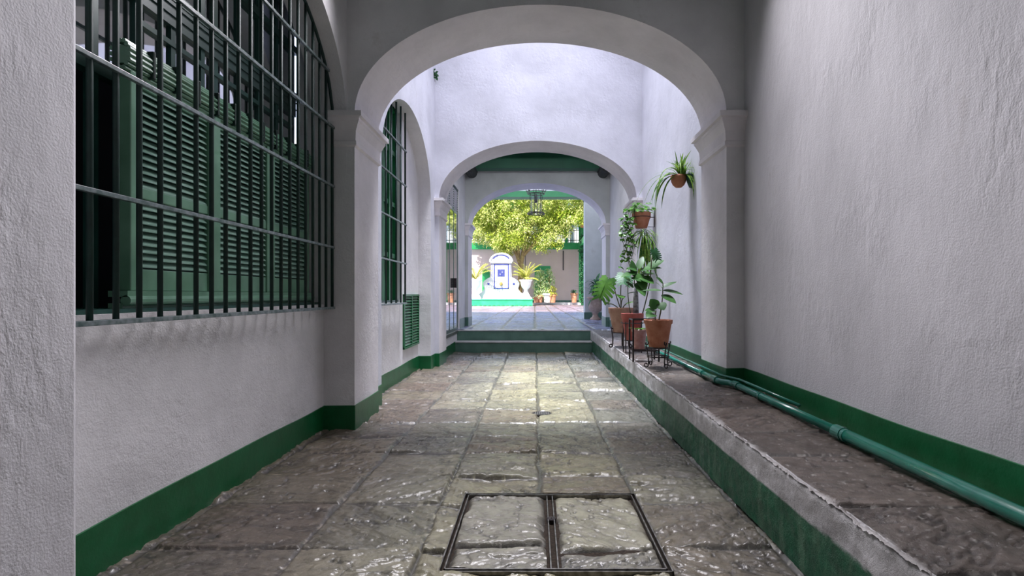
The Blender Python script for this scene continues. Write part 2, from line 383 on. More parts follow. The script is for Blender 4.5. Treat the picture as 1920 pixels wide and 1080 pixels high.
wh = np.clip(1-(XX-e)/(.012+.03*vn(Y*14, Y*0, 5)), 0, 1)[..., None]*.9; wh = wh*(Y < 11.3)[..., None]
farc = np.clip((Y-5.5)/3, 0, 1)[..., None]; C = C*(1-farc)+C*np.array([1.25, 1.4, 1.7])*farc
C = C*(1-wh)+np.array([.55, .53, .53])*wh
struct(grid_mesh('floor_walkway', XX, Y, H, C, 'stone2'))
# kerb face: limewash above, worn green paint below
ys = np.array([y for y in ys if y < 11.55]); t = np.linspace(0, 1, 34)
T, Y = np.meshgrid(t, ys)
Z = T*lz(Y); X = lx(Y)-.016*(fbm(Y*4, Z*6, 8, 4)-.5)-.006*(fbm(Y*40, Z*40, 9, 3)-.5)+.02*np.clip((T-.93)/.07, 0, 1)**2+.01*(1-T)*(vn(Y*2, Y*0, 4)-.5)
line = .245+.012*(vn(Y*1.5, Y*0, 1)-.5)+.006*(vn(Y*30, Z*30, 2)-.5)
g = np.clip((line-Z)/.004, 0, 1)[..., None]
wear = np.clip((fbm(Y*5, Z*14, 77, 6, .65)-.50)*7, 0, 1)[..., None]*np.clip((Y-1.5)/6, .25, 1)[..., None]
streak = np.clip((fbm(Y*16, Z*2.5, 78, 5, .6)-.56)*8, 0, 1)[..., None]
green = np.array([.006, .105, .045])*(1-wear*.75)+np.array([.10, .22, .14])*wear*.75
green = green*(1-streak*.35)+np.array([.16, .27, .18])*streak*.35
white = np.array([.60, .585, .60])*(.72+.5*fbm(Y*12, Z*12, 79, 5))[..., None]
struct(grid_mesh('trim_1', X, Y, Z, white*(1-g)+green*g, 'kerb'))
# upper floor, portico and courtyard
xs = np.concatenate([np.arange(-9, -2.2, .15), np.arange(-2.2, 3.7, .03)])
ys = [11.5]
while ys[-1] < 42.2: ys.append(ys[-1]+max(.03, ys[-1]*.0035))
X, Y, H, C = slabs(xs, np.array(ys), [-8, -7, -6, -5, -4, -3.1, -2.3, -1.5, -.75, 0, .7, 1.3, 2.1, 2.9], list(np.arange(11.0, 43, .85)), 51,
                   [(.29, .34, .56), (.34, .38, .60), (.25, .30, .51), (.33, .35, .53)], amp=.018, joint=.03, jdepth=.02, mortar=(.10, .10, .13), jit=.03)  # blue sky reflection put into these slab colours
pk = np.clip((Y-22)/3, 0, 1)[..., None]; C = C*(1-pk)+(C*np.array([1.35, .95, .75]))*pk  # sunlit far stretch: warm light painted into the slab colour
struct(grid_mesh('floor_courtyard', X, Y, H+.445, C, 'stone3'))
# steps up to the upper floor
for nm, y0, y1, z1, lab in (('stone_step', 11.2, 11.5, .222, 'lower grey-green step with pale tread at the passage end'),
                            ('stone_step', 11.50, 11.9, .447, 'upper grey-green step leading to the raised courtyard floor')):
    o = thing(nm, (-.2, y0, 0), lab, 'step', 'steps up to the courtyard')
    MB().box((-1.68, y0, -.10), (1.215, min(y1, 11.485) if z1 < .3 else y1, z1-.028)).build('riser', 'riser', o)
    MB().box((-1.68, y0-.012, z1-.028), (1.215, y1-.05, z1)).build('tread', 'tread', o, bevel=.008)

# ------------------------------------------------------------------ walls with arches
def ell(cx, hw, zs, rise, n=48):
    return [(cx-hw*math.cos(PI*i/n), zs+rise*math.sin(PI*i/n)) for i in range(n+1)]
def arch_wall(mb, mbs, x0, x1, y0, y1, z0, z1, curve):
    """wall across the passage (x0..x1) with an opening under curve; mbs receives soffit and jambs"""
    L = [(curve[0][0], z0)]+curve+[(curve[-1][0], z0)]
    for y, fl in ((y0, 1), (y1, -1)):
        def q(a, b, c, d): mb.add([(p[0], y, p[1]) for p in ((a, b, c, d) if fl > 0 else (d, c, b, a))], [(0, 1, 2, 3)])
        q((x0, z0), L[0], curve[0], (x0, curve[0][1])); q((x0, curve[0][1]), curve[0], (curve[0][0], z1), (x0, z1))
        q(L[-1], (x1, z0), (x1, curve[-1][1]), curve[-1]); q(curve[-1], (x1, curve[-1][1]), (x1, z1), (curve[-1][0], z1))
        for a, b in zip(curve[:-1], curve[1:]): q(a, b, (b[0], z1), (a[0], z1))
    for a, b in zip(L[:-1], L[1:]):
        mbs.add([(a[0], y0, a[1]), (a[0], y1, a[1]), (b[0], y1, b[1]), (b[0], y0, b[1])], [(0, 1, 2, 3)])
    mb.add([(x0, y0, z1), (x1, y0, z1), (x1, y1, z1), (x0, y1, z1)], [(0, 1, 2, 3)])
    for x in (x0, x1): mb.add([(x, y0, z0), (x, y1, z0), (x, y1, z1), (x, y0, z1)], [(0, 1, 2, 3)])
A1 = ell(.05, 1.66, 2.82, .97); A3 = ell(.05, 1.66, 2.92, .98)
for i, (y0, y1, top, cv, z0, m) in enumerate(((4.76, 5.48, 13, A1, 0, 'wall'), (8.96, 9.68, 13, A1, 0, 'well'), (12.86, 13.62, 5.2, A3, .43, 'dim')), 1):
    a = MB(); s = MB(); arch_wall(a, s, -2.1, 2.1, y0, y1, z0, top, cv)
    o = struct(a.build(('wall_front', 'wall_middle', 'wall_back')[i-1], m))
    s.build('arch_soffit', 'arch', o, smooth=False)
# piers' capitals: stepped moulding wrapped round each pier
def capital(n, px0, px1, y0, y1, zt, side, m='arch'):
    prof = [(.0, -.30), (.022, -.285), (.022, -.255), (.012, -.24), (.018, -.16), (.050, -.085), (.058, -.075), (.058, -.052), (.085, -.045), (.085, 0), (.0, 0)]
    mb = MB(); vs = []
    for d, z in prof:
        if side < 0: vs += [(px0-.01, y0-d, zt+z), (px1+d, y0-d, zt+z), (px1+d, y1+d, zt+z), (px0-.01, y1+d, zt+z)]
        else: vs += [(px1+.01, y0-d, zt+z), (px0-d, y0-d, zt+z), (px0-d, y1+d, zt+z), (px1+.01, y1+d, zt+z)]
    fs = [(i*4+k, i*4+k+1, i*4+k+5, i*4+k+4) for i in range(len(prof)-1) for k in range(3)]
    mb.add(vs, fs); return struct(mb.build('trim_%d' % n, m))
n = 2
for y0, y1, zt in ((4.76, 5.48, 2.82), (8.96, 9.68, 2.82), (12.86, 13.62, 2.92)):
    capital(n, -1.82 if n == 2 else -1.69, -1.61, y0, y1, zt, -1); n += 1
    capital(n, 1.71, 1.88, y0, y1, zt, 1); n += 1
# left side, bay one
def side_arch(mb, mbs, xf, xb, y0, y1, ya, yb, zs, rise, ztop, zbot=0):
    cv = ell((ya+yb)/2, (yb-ya)/2, zs, rise)
    a = MB(); s = MB(); arch_wall(a, s, y0, y1, xb, xf, zbot, ztop, cv)
    for src, dst in ((a, mb), (s, mbs)): dst.add([(y, x, z) for x, y, z in src.v], src.f)
    return cv
struct(MB().box((-2.3, -3, 0), (-1.6, 1.87, 4.35)).build('wall_left', 'wall_r', bevel=.02))
struct(MB().box((-2.3, 1.86, 0), (-1.885, 4.77, 1.115)).build('wall_left', 'wall'))
a = MB(); s = MB(); side_arch(a, s, -1.68, -1.99, 1.86, 4.78, 1.875, 4.755, 2.75, 1.0, 4.35, 2.3)
o = struct(a.build('wall_left', 'wall')); s.build('arch_soffit', 'wall', o)
# left side, bay two: blind arch recess
a = MB(); s = MB(); side_arch(a, s, -1.68, -1.90, 5.47, 8.97, 5.84, 8.60, 2.73, 1.0, 13)
o = struct(a.build('wall_left', 'well')); s.build('arch_soffit', 'wall', o)
mb = MB(); mb.box((-2.1, 5.4, 0), (-1.88, 7.42, 1.1)); mb.box((-2.1, 7.42, 0), (-1.88, 9.0, 4.2)); mb.box((-2.1, 5.4, 3.8), (-1.88, 7.42, 4.2))
struct(mb.build('wall_left', 'wall'))
mb = MB(); mb.box((-2.0, 9.6, 0), (-1.68, 10.0, 4.6)); mb.box((-2.0, 11.75, 0), (-1.68, 12.9, 4.6)); mb.box((-2.0, 10, 0), (-1.68, 11.75, .38)); mb.box((-2.0, 10, 3.5), (-1.68, 11.75, 4.6))
struct(mb.build('wall_left', 'wall'))
# right side
def wall_box(name, a, b, m):
    return struct(MB().box(a, b).build(name, m))
wall_box('wall_right', (1.87, -3, 0), (2.3, 4.8, 4.35), 'wall_r')
wall_box('wall_right', (1.80, 5.46, 0), (2.3, 9.0, 14), 'well')
wall_box('wall_right', (1.80, 9.6, 0), (2.3, 12.9, 4.6), 'wall')
wall_box('ceiling', (-2.3, -3, 4.3), (2.3, 4.8, 4.6), 'beamg')
wall_box('rear_light_block', (-2.3, -3.1, 0), (2.3, -3, 4.4), 'wood')  # unseen dark panel behind the camera, added to cut light from that side
wall_box('ceiling', (-2.3, 9.6, 4.62), (2.3, 13, 4.8), 'beamg')
# portico beyond the last arch
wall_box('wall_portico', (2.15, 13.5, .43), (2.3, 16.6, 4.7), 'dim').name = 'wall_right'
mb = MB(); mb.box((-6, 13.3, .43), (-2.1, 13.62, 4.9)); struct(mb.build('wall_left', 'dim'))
wall_box('ceiling', (-6, 13.3, 4.9), (6, 17.0, 5.1), 'white')
wall_box('wall_back', (-6, 16.8, 4.47), (6, 17.3, 8.0), 'white')
tag(MB().box((-6, 16.75, 4.28), (3.6, 17.25, 4.47)).build('lintel_beam', 'beamc'), 'long green lintel beam across the portico in front of the tree', 'beam')
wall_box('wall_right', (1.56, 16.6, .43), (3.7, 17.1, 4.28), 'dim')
struct(MB().box((-3.0, 16.8, .43), (-2.45, 17.2, 4.28)).build('wall_left', 'white'))
struct(MB().box((1.53, 16.58, .43), (3.6, 16.6, .66)).build('baseboard_right', 'riser'))
# ceiling beams of bay three
for i, y in enumerate((10.1, 10.9, 11.7, 12.45)):
    tag(MB().box((-1.7, y, 4.36 if i < 3 else 4.16), (1.82, y+(.14 if i < 3 else .3), 4.63)).build('ceiling_beam', 'beamg', bevel=.01),
        ('green ceiling beam just beyond the second arch', 'second green ceiling beam beyond the second arch', 'third green ceiling beam, next to the deepest one',
         'deep green beam along the wall over the third arch')[i], 'beam', 'green ceiling beams')
for x, lab in ((-1.52, 'dark rounded corbel under the beam at the left wall'), (1.64, 'dark rounded corbel under the beam at the right wall')):
    mb = MB(); mb.tube([(x, 12.2, 4.14), (x, 12.86, 4.14)], .13, 16); mb.box((x-.14, 12.2, 4.14), (x+.14, 12.86, 4.30))
    tag(mb.build('beam_corbel', 'wood'), lab, 'corbel')

# painted skirting following the walls
def band(name, path, z0, z1, m='band', th=.007, wav=.010, seed=1, z0f=None):
    P = [Vector((x, y)) for x, y in path]; pts = []
    for a, b in zip(P[:-1], P[1:]):
        L = (b-a).length; k = max(1, int(L/.08)); d = (b-a).normalized(); nrm = Vector((d.y, -d.x))
        for i in range(k+1): pts.append((a+(b-a)*i/k, nrm))
    mb = MB(); vs = []; rnd = random.Random(seed); cur = 0; s = 0
    for i, (p, nn) in enumerate(pts):
        if i: s += (p-pts[i-1][0]).length
        zt = z1+wav*(math.sin(s*2.1+seed)+.5*math.sin(s*5.3+seed*2))*.5
        zz = z0f(p.y) if z0f else z0
        o = p+nn*th
        vs += [(p.x, p.y, zt), (o.x, o.y, zt-.002), (o.x, o.y, zz)]
    fs = []
    for i in range(len(pts)-1): a = i*3; fs += [(a, a+1, a+4, a+3), (a+1, a+2, a+5, a+4)]
    mb.add(vs, fs); return struct(mb.build(name, m))
band('baseboard_left', [(-1.6, -3), (-1.6, 1.87), (-1.885, 1.875), (-1.885, 4.76), (-1.61, 4.76), (-1.61, 5.48), (-1.68, 5.48), (-1.68, 5.84), (-1.88, 5.84), (-1.88, 8.6), (-1.68, 8.6), (-1.68, 8.96), (-1.61, 8.96), (-1.61, 9.68), (-1.68, 9.68), (-1.68, 11.2)], -.02, .215)
band('baseboard_right', [(1.80, 8.96), (1.80, 5.48), (1.71, 5.48), (1.71, 4.76), (1.87, 4.76), (1.87, -3)], .37, .545, z0f=lambda y: .36, seed=4)
band('baseboard_right', [(1.80, 12.86), (1.80, 9.68), (1.71, 9.68), (1.71, 8.96), (1.80, 8.96)], .4, .60, m='riser', z0f=lambda y: .40, seed=6)
band('baseboard_left', [(-1.68, 11.9), (-1.68, 12.86), (-1.61, 12.86), (-1.61, 13.62)], .43, .66, m='riser')
band('baseboard_right', [(1.71, 13.62), (1.71, 12.86), (1.80, 12.86)], .43, .66, m='riser')

# ------------------------------------------------------------------ window one: shutters, glazed arch, iron grille
XW = -2.14
def zarch(y, c=3.315, hw=1.44, zs=2.70, r=1.0):
    t = 1-((y-c)/hw)**2
    return zs+r*math.sqrt(t) if t > 0 else zs
w1 = struct(MB().box((-2.30, 1.88, 1.10), (-1.93, 4.75, 1.135)).build('window_1', 'wframe'))
fr = MB()
muls = [1.9, 2.24, 2.58, 2.86, 3.14, 3.42, 3.56, 3.84, 4.12, 4.40, 4.70]
for y in muls: fr.box((XW-.03, y-.02, 1.13), (XW+.012, y+.02, 3.9))
for z in (2.30, 2.95, 3.36): fr.box((XW-.03, 1.88, z-.03), (XW+.03, 4.75, z+.03))
for y0, y1 in zip(muls[3:-1], muls[4:]): fr.box((XW-.02, y0, 2.655), (XW+.02, y1, 2.685))
fr.build('window_frame', 'wframe', w1)
pn = MB(); pn.box((XW-.01, 2.56, 2.77), (XW+.025, 4.72, 2.95))
for z in (2.83, 2.89): pn.box((XW, 2.56, z-.004), (XW+.035, 4.72, z+.004))
pn.build('window_panel', 'wpanel', w1)
for y0, y1 in zip(muls[:-1], muls[1:]):
    if y1-y0 < .13: continue
    for z0, z1 in ((2.33, 2.77 if y0 > 2.5 else 2.92), (2.98, 3.33), (3.39, 3.85)):
        MB().box((XW-.012, y0+.018, z0), (XW-.004, y1-.018, z1)).build('pane', 'glass', w1)
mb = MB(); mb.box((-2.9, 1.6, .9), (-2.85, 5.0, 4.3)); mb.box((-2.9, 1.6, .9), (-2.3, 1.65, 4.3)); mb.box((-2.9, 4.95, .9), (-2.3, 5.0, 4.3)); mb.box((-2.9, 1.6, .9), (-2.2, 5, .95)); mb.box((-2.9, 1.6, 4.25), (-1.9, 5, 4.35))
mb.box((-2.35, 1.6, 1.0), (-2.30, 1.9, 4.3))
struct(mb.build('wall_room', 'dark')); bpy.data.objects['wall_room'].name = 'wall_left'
# louvred shutters in a row, sill and rolled blind above them
XS = -2.0
posts = [2.60, 3.27, 3.97, 4.66]
for i, (y0, y1) in enumerate(zip(posts[:-1], posts[1:])):
    o = thing('louvred_shutter', (XS, (y0+y1)/2, 1.22), ('nearest green louvred shutter, with the pale green end post', 'middle green louvred shutter behind the grille',
              'farthest green louvred shutter, beside the pier')[i], 'shutter', 'louvred shutters in the barred window')
    f = MB()
    f.box((XS-.03, y0, 1.22), (XS+.03, y0+.075, 2.30)); f.box((XS-.03, y1-.045, 1.22), (XS+.03, y1-.003, 2.30))
    f.box((XS-.02, y0+.07, 1.22), (XS+.02, y1-.04, 1.33)); f.box((XS-.02, y0+.07, 2.24), (XS+.02, y1-.04, 2.30))
    f.box((XS-.02, y0+.07, 1.685), (XS+.022, y1-.04, 1.74))
    f.build('frame', 'louvf', o, bevel=.005)
    sl = MB(); z = 1.345
    while z < 2.235:
        if not 1.675 < z < 1.74:
            sl.add([(XS+.018, y0+.07, z), (XS+.018, y1-.04, z), (XS-.016, y1-.04, z+.034), (XS-.016, y0+.07, z+.034),
                    (XS+.018, y0+.07, z-.006), (XS+.018, y1-.04, z-.006)], [(0, 1, 2, 3), (4, 5, 1, 0)])
        z += .0365
    sl.build('slats', 'louv', o)
    MB().box((XS-.028, y0+.06, 1.25), (XS-.024, y1-.03, 2.28)).build('backing', 'wframe', o)
o = thing('shutter_sill', (XS, 3.6, 1.13), 'moulded green sill rail under the louvred shutters', 'sill')
mb = MB(); mb.box((XS-.05, 2.56, 1.19), (XS+.045, 4.70, 1.22)); mb.tube([(XS+.035, 2.56, 1.172), (XS+.035, 4.70, 1.172)], .026, 12); mb.box((XS-.05, 2.56, 1.135), (XS+.02, 4.70, 1.16))
mb.build('moulding', 'louvf', o)
o = thing('rolled_blind', (XS, 3.6, 2.30), 'rolled green slatted blind tied along the top of the shutters', 'blind')
mb = MB()
for k in range(16):
    a = 2*PI*k/16; rr = .052+.004*(k % 2); mb.tube([(XS+rr*math.cos(a)*.8, 2.57, 2.365+rr*math.sin(a)*1.25), (XS+rr*math.cos(a)*.8, 4.69, 2.365+rr*math.sin(a)*1.25)], .011, 6)
mb.tube([(XS, 2.575, 2.365), (XS, 4.685, 2.365)], .045, 12)
roll = mb.build('roll', 'louvf', o)
for k in range(11):
    y = 2.72+k*.185
    MB().box((XS-.03, y, 2.30), (XS+.056, y+.022, 2.445)).build('strap', 'bar', roll, bevel=.008)

def grille(y0, y1, X, zs, zf, group_label, sp, first=0, label=''):
    g = thing('window_grille', (X, (y0+y1)/2, 1.09), label, 'window grille')
    y = y0+first; r = .0125
    while y < y1-.02:
        MB().tube([(X, y, 1.09), (X, y, zf(y))], r, 8).build('bar', 'bar', g, smooth=True)
        y += sp
    for z in zs:
        ya, yb = y0, y1
        while zf(ya) < z-.01: ya += .02
        while zf(yb) < z-.01: yb -= .02
        MB().box((X+.004, ya, z-.010), (X+.026, yb, z+.010)).build('rail', 'rail', g, bevel=.002)
    p = [(X, y0, 1.09)]+[(X, y0+(y1-y0)*i/40, zf(y0+(y1-y0)*i/40)) for i in range(41)]+[(X, y1, 1.09)]
    MB().tube(p, .013, 8).build('outer_frame', 'bar', g, smooth=True)
    MB().box((X-.02, y0, 1.075), (X+.028, y1, 1.096)).build('bottom_rail', 'rail', g, bevel=.002)
    return g
grille(1.92, 4.735, -1.80, (1.62, 2.16, 2.68, 3.14), lambda y: zarch(y), '', .1355, .10, 'large arched dark green iron grille over the shuttered window')
grille(5.86, 7.40, -1.80, (1.63, 2.165, 2.70, 3.18), lambda y: min(3.76, zarch(y, 7.22, 1.38, 2.73, 1.02)) if y < 7.2 else 3.75, '', .235, .12, 'narrow tall green iron grille on the wall behind the first pier')
w2 = struct(MB().box((-2.1, 5.85, 1.10), (-1.9, 7.42, 1.13)).build('window_2', 'wframe'))
mb = MB()
for y in (5.86, 6.28, 6.70, 7.02, 7.36): mb.box((-1.98, y, 1.13), (-1.92, y+.07, 3.8))
for z in (1.7, 2.4, 3.1, 3.7): mb.box((-1.98, 5.86, z), (-1.93, 7.42, z+.06))
mb.build('window_frame', 'green', w2)
mb = MB()
for k in range(13): mb.box((-2.0, 5.9+k*.115, 1.13), (-1.97, 5.9+k*.115+.10, 3.8))
mb.build('shutter_boards', 'louvf', w2)
# ventilation grating low on the wall
o = thing('wall_vent', (-1.88, 8.08, .44), 'green two-column louvred vent low on the left wall', 'vent')
mb = MB()
for y in (7.58, 8.05, 8.52): mb.box((-1.88, y, .43), (-1.855, y+.045, 1.20))
for z in (.42, 1.18): mb.box((-1.88, 7.58, z), (-1.853, 8.565, z+.03))
mb.build('frame', 'green', o)
mb = MB()
for k in range(17):
    z = .465+k*.0425
    for y0, y1 in ((7.625, 8.05), (8.095, 8.52)):
        mb.add([(-1.876, y0, z+.03), (-1.876, y1, z+.03), (-1.856, y1, z), (-1.856, y0, z)], [(0, 1, 2, 3)])
mb.build('slats', 'green', o)
MB().box((-1.879, 7.6, .44), (-1.877, 8.55, 1.2)).build('backing', 'dark', o)
# glazed door on the left beyond the second arch
d = struct(MB().box((-1.76, 10.0, .38), (-1.66, 11.75, .44)).build('door_1', 'steel'))
mb = MB()
for y in (10.0, 10.62, 11.18, 11.69): mb.box((-1.74, y, .44), (-1.70, y+.045, 3.5))
for z in (.44, 2.95, 3.44): mb.box((-1.74, 10, z), (-1.70, 11.75, z+.06))
mb.build('door_frame', 'wframe', d)
for y0, y1 in ((10.055, 10.62), (10.675, 11.18), (11.235, 11.69)): MB().box((-1.715, y0, .5), (-1.705, y1, 2.95)).build('pane', 'glass2', d)
mb = MB()
for k in range(9): mb.add([(-1.72, 10.03, 3.02+k*.048), (-1.72, 11.7, 3.02+k*.048), (-1.69, 11.7, 3.05+k*.048), (-1.69, 10.03, 3.05+k*.048)], [(0, 1, 2, 3)])
mb.build('transom_slats', 'tread', d)
MB().box((-1.70, 11.16, 1.35), (-1.64, 11.19, 1.55)).build('door_handle', 'iron', d)
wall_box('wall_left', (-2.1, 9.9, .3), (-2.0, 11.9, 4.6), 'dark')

# ------------------------------------------------------------------ stone-filled access cover and drain
o = thing('access_cover', (.09, 2.75, 0), 'rectangular steel-framed floor cover filled with riven stone slabs', 'manhole cover')
mb = MB()
x0, x1, y0, y1 = -.42, .60, 2.30, 3.21
for a in (0, .022):
    t = .006
    mb.box((x0+a, y0+a, -.03), (x0+a+t, y1-a, .007)); mb.box((x1-a-t, y0+a, -.03), (x1-a, y1-a, .007))
    mb.box((x0+a, y0+a, -.03), (x1-a, y0+a+t, .007)); mb.box((x0+a, y1-a-t, -.03), (x1-a, y1-a, .007))
mb.build('frame', 'steel', o)
MB().box((x0, y0, -.05), (x1, y1, -.02)).build('tray', 'soil', o)
mb = MB()
for x in (.068, .100): mb.box((x, y0+.03, -.03), (x+.006, y1-.03, .003))
mb.build('centre_bars', 'steel', o)
mb = MB(); mb.lathe([(.004, .004), (.022, .004), (.026, 0), (.026, -.02)], (.088, 2.86, 0), 16); mb.build('lifting_socket', 'iron', o)
for k, (xa, xb, ylj2) in enumerate(((-.385, .055, [2.2, 2.56, 3.3]), (.12, .565, [2.2, 2.53, 3.3]))):
    xs = np.arange(xa, xb, .006); yy = np.arange(2.335, 3.18, .006)
    X, Y, H, C = slabs(xs, yy, [xa-.012, xb+.012], ylj2, 91+k*5, [(.40, .38, .27), (.34, .32, .25)], amp=.017, joint=.022, jdepth=.03, jit=.04)
    grid_mesh('stone_infill', X, Y, H+.002, C, 'stone', o)
o = thing('floor_drain', (.07, 5.40, 0), 'small round cast iron drain among the middle slabs', 'drain')
MB().lathe([(.001, -.006), (.085, -.006), (.090, -.002), (.10, -.002), (.10, -.02)], (.07, 5.40, .004), 24).build('grating', 'iron', o)
mb = MB()
for k in range(7): mb.box((.0+k*.022, 5.34, -.004), (.008+k*.022, 5.46, .004))
mb.build('grating_bars', 'steel', o)

# ------------------------------------------------------------------ pipe along the right wall
o = thing('water_pipe', (1.70, 3, .43), 'long teal-green painted pipe lying along the foot of the right wall', 'pipe')
def pz(y, r): return float(lz(y))+r+.012
P = [(1.715, -2.9, pz(-2.9, .030)), (1.708, 0, pz(0, .030)), (1.70, 1.9, pz(1.9, .030)), (1.70, 2.98, pz(2.98, .030))]
MB().tube(P, .033, 20).build('pipe_run', 'pipe', o, smooth=True)
P = [(1.70, 2.95, pz(3, .030)), (1.70, 4.48, pz(4.5, .026))]
P += [(1.70-.006, 4.56, pz(4.5, .026)), (1.685, 4.62, pz(4.6, .026)), (1.64, 4.66, pz(4.66, .026)), (1.625, 4.70, pz(4.7, .026)), (1.62, 4.80, pz(4.8, .026)), (1.62, 5.2, pz(5.2, .026))]
MB().tube(P, .026, 18).build('pipe_run', 'pipe', o, smooth=True)
MB().tube([(1.62, 5.15, pz(5.2, .024)), (1.62, 9.0, pz(9, .022))], .021, 14).build('pipe_run', 'pipe', o, smooth=True)
MB().tube([(1.735, 3.5, .475), (1.73, 4.5, .485), (1.66, 4.74, .485), (1.655, 5.5, .49), (1.66, 8.9, .50)], .011, 10).build('thin_pipe', 'pipe', o, smooth=True)
for x, y0, y1, r in ((1.70, 2.93, 3.01, .039), (1.70, 2.90, 2.925, .036), (1.70, 4.44, 4.54, .032), (1.62, 4.74, 4.84, .032), (1.62, 5.13, 5.21, .030), (1.70, 4.0, 4.03, .030)):
    MB().tube([(x, y0, pz(y0, .028)), (x, y1, pz(y1, .028))], r, 18).build('coupling', 'pipe', o, smooth=False)

# ------------------------------------------------------------------ pots, stands and plants
def pot(parent, c, rt, rb, h, m='terra', rim=.028, name='pot'):
    p = [(.001, 0), (rb, 0), (rb+.002, .006), (rb+(rt-rb)*.80, h-rim*1.6), (rt-.004, h-rim*1.6), (rt, h-rim*1.4), (rt+.003, h-.004), (rt-.002, h), (rt-.014, h), (rt-.02, h-.03), (rt-.03, h-.05)]
    o = MB().lathe(p, c, 36).build(name, m, parent, smooth=True)
    b = o.modifiers.new('edge', 'EDGE_SPLIT'); b.split_angle = math.radians(35)
    MB().lathe([(.001, h-.035), (rt-.022, h-.04)], c, 24).build('soil', 'soil', o)
    return o
def scroll(c, r, a0, turns, plane_dir, n=18, k=.65):
    """flat spiral around c in the vertical plane holding plane_dir"""
    d = Vector(plane_dir).normalized(); out = []
    for i in range(n+1):
        t = i/n; a = a0+turns*2*PI*t; rr = r*(1-k*t)
        out.append(Vector(c)+d*math.cos(a)*rr+Vector((0, 0, math.sin(a)*rr)))
    return out
def legs(parent, c, ztop, zf, rtop, rfoot, n=4, a0=.5, rr=.006):
    for k in range(n):
        a = a0+2*PI*k/n; d = Vector((math.cos(a), math.sin(a), 0)); C0 = Vector((c[0], c[1], 0))
        top = C0+d*rtop+Vector((0, 0, ztop)); knee = C0+d*(rtop+.012)+Vector((0, 0, (ztop+zf)/2))
        path = scroll(top+d*.022, .022, PI*.15, -.75, d, 10, .3)[::-1]
        path = [p for p in path]+[knee, C0+d*(rfoot-.006)+Vector((0, 0, zf+.06))]
        path += scroll(C0+d*(rfoot+.026)+Vector((0, 0, zf+.034)), .028, PI, .95, d, 14, .45)
        MB().tube(path, rr, 7).build('leg', 'iron', parent, smooth=True)
def ring(parent, c, r, rr=.006, name='ring'):
    MB().tube([(c[0]+r*math.cos(2*PI*k/28), c[1]+r*math.sin(2*PI*k/28), c[2]) for k in range(29)], rr, 7, caps=False).build(name, 'iron', parent, smooth=True)
def stem_path(a, b, bend, n=8):
    a = Vector(a); b = Vector(b); return [a.lerp(b, i/n)+Vector(bend)*math.sin(PI*i/n) for i in range(n+1)]

# A: front terracotta pot with a rubber plant on a scrolled stand
AX, AY = 1.335, 5.78; az = float(lz(AY))+.006
st = thing('plant_stand', (AX, AY, az), 'scrolled wrought iron stand under the nearest terracotta pot', 'plant stand')
legs(st, (AX, AY), az+.27, az, .115, .125, 4, .35, .0065); ring(st, (AX, AY, az+.215), .112); ring(st, (AX, AY, az+.12), .118)
MB().tube([(AX-.112, AY, az+.209), (AX+.112, AY, az+.209)], .005, 6).build('crossbar', 'iron', st)
MB().tube([(AX, AY-.112, az+.209), (AX, AY+.112, az+.209)], .005, 6).build('crossbar', 'iron', st)
pa = thing('rubber_plant', (AX, AY, az+.222), 'broad-leaved rubber plant in the nearest terracotta pot on the walkway', 'potted plant')
pot(pa, (AX, AY, az+.222), .152, .098, .295, 'terra')
zr = az+.222+.27
def PX(px, py, Y): return Vector(at(px, py, Y))
s1 = stem_path((AX+.0, AY, zr-.02), PX(1243, 530, 5.80), (.015, 0, 0)); s2 = stem_path((AX-.02, AY, zr-.02), PX(1230, 582, 5.72), (-.01, 0, 0), 5)
MB().tube(s1, [.008]*4+[.006]*5, 8).tube(s2, .006, 8).build('stem', 'stem', pa, smooth=True)
lf = MB()
def bigleaf(mb, tip0, tip1, W, Y0, dy=0, droop=.35, kind='ovate', up=(0, -.5, 1)):
    a = PX(*tip0, Y0); b = PX(*tip1, Y0)+Vector((0, dy, 0)); d = b-a
    mb.leaf(a, d+Vector((0, 0, droop*d.length*.5)), up, d.length*1.05, W, droop, 10, kind, .12)
for a, b, W, dy in (((1243, 545), (1280, 552), .085, .0), ((1240, 553), (1262, 568), .12, -.10), ((1240, 540), (1270, 528), .06, .04), ((1243, 532), (1231, 519), .06, 0),
                    ((1241, 545), (1206, 545), .055, .05), ((1231, 584), (1208, 582), .10, -.06), ((1232, 574), (1218, 572), .12, .05), ((1240, 538), (1228, 530), .06, -.05)):
    bigleaf(lf, a, b, W, 5.78, dy)
lf.leaf(PX(1236, 568, 5.7), (.2, -.4, -.35), (0, -1, .5), .11, .12, .3, 10); lf.leaf(PX(1228, 590, 5.66), (-.5, -.5, .2), (0, -.6, 1), .17, .13, .9, 10)
lf.leaf(PX(1230, 580, 5.7), (-.2, -.2, .5), (0, -.9, .6), .16, .13, .8, 10)
lf.build('foliage', 'rubber', pa, smooth=True)

# B: square iron frame stand with a pale pot
BX, BY = 1.30, 6.36; bz = float(lz(BY))+.004
st = thing('square_plant_stand', (BX, BY, bz), 'tall square iron frame stand behind the nearest pot', 'plant stand')
for sx in (-1, 1):
    for sy in (-1, 1):
        MB().box((BX+sx*.15-.009, BY+sy*.12-.009, bz), (BX+sx*.15+.009, BY+sy*.12+.009, bz+.50)).build('leg', 'iron', st)
for z in (.12, .485):
    mb = MB()
    for s in (-1, 1):
        mb.box((BX-.15, BY+s*.12-.006, bz+z), (BX+.15, BY+s*.12+.006, bz+z+.014)); mb.box((BX+s*.15-.006, BY-.12, bz+z), (BX+s*.15+.006, BY+.12, bz+z+.014))
    mb.build('frame_rail', 'iron', st)
mb = MB()
mb.box((BX-.15, BY-.04, bz+.125), (BX+.15, BY-.025, bz+.134)); mb.box((BX-.15, BY+.03, bz+.125), (BX+.15, BY+.045, bz+.134))
mb.build('pot_shelf', 'iron', st)
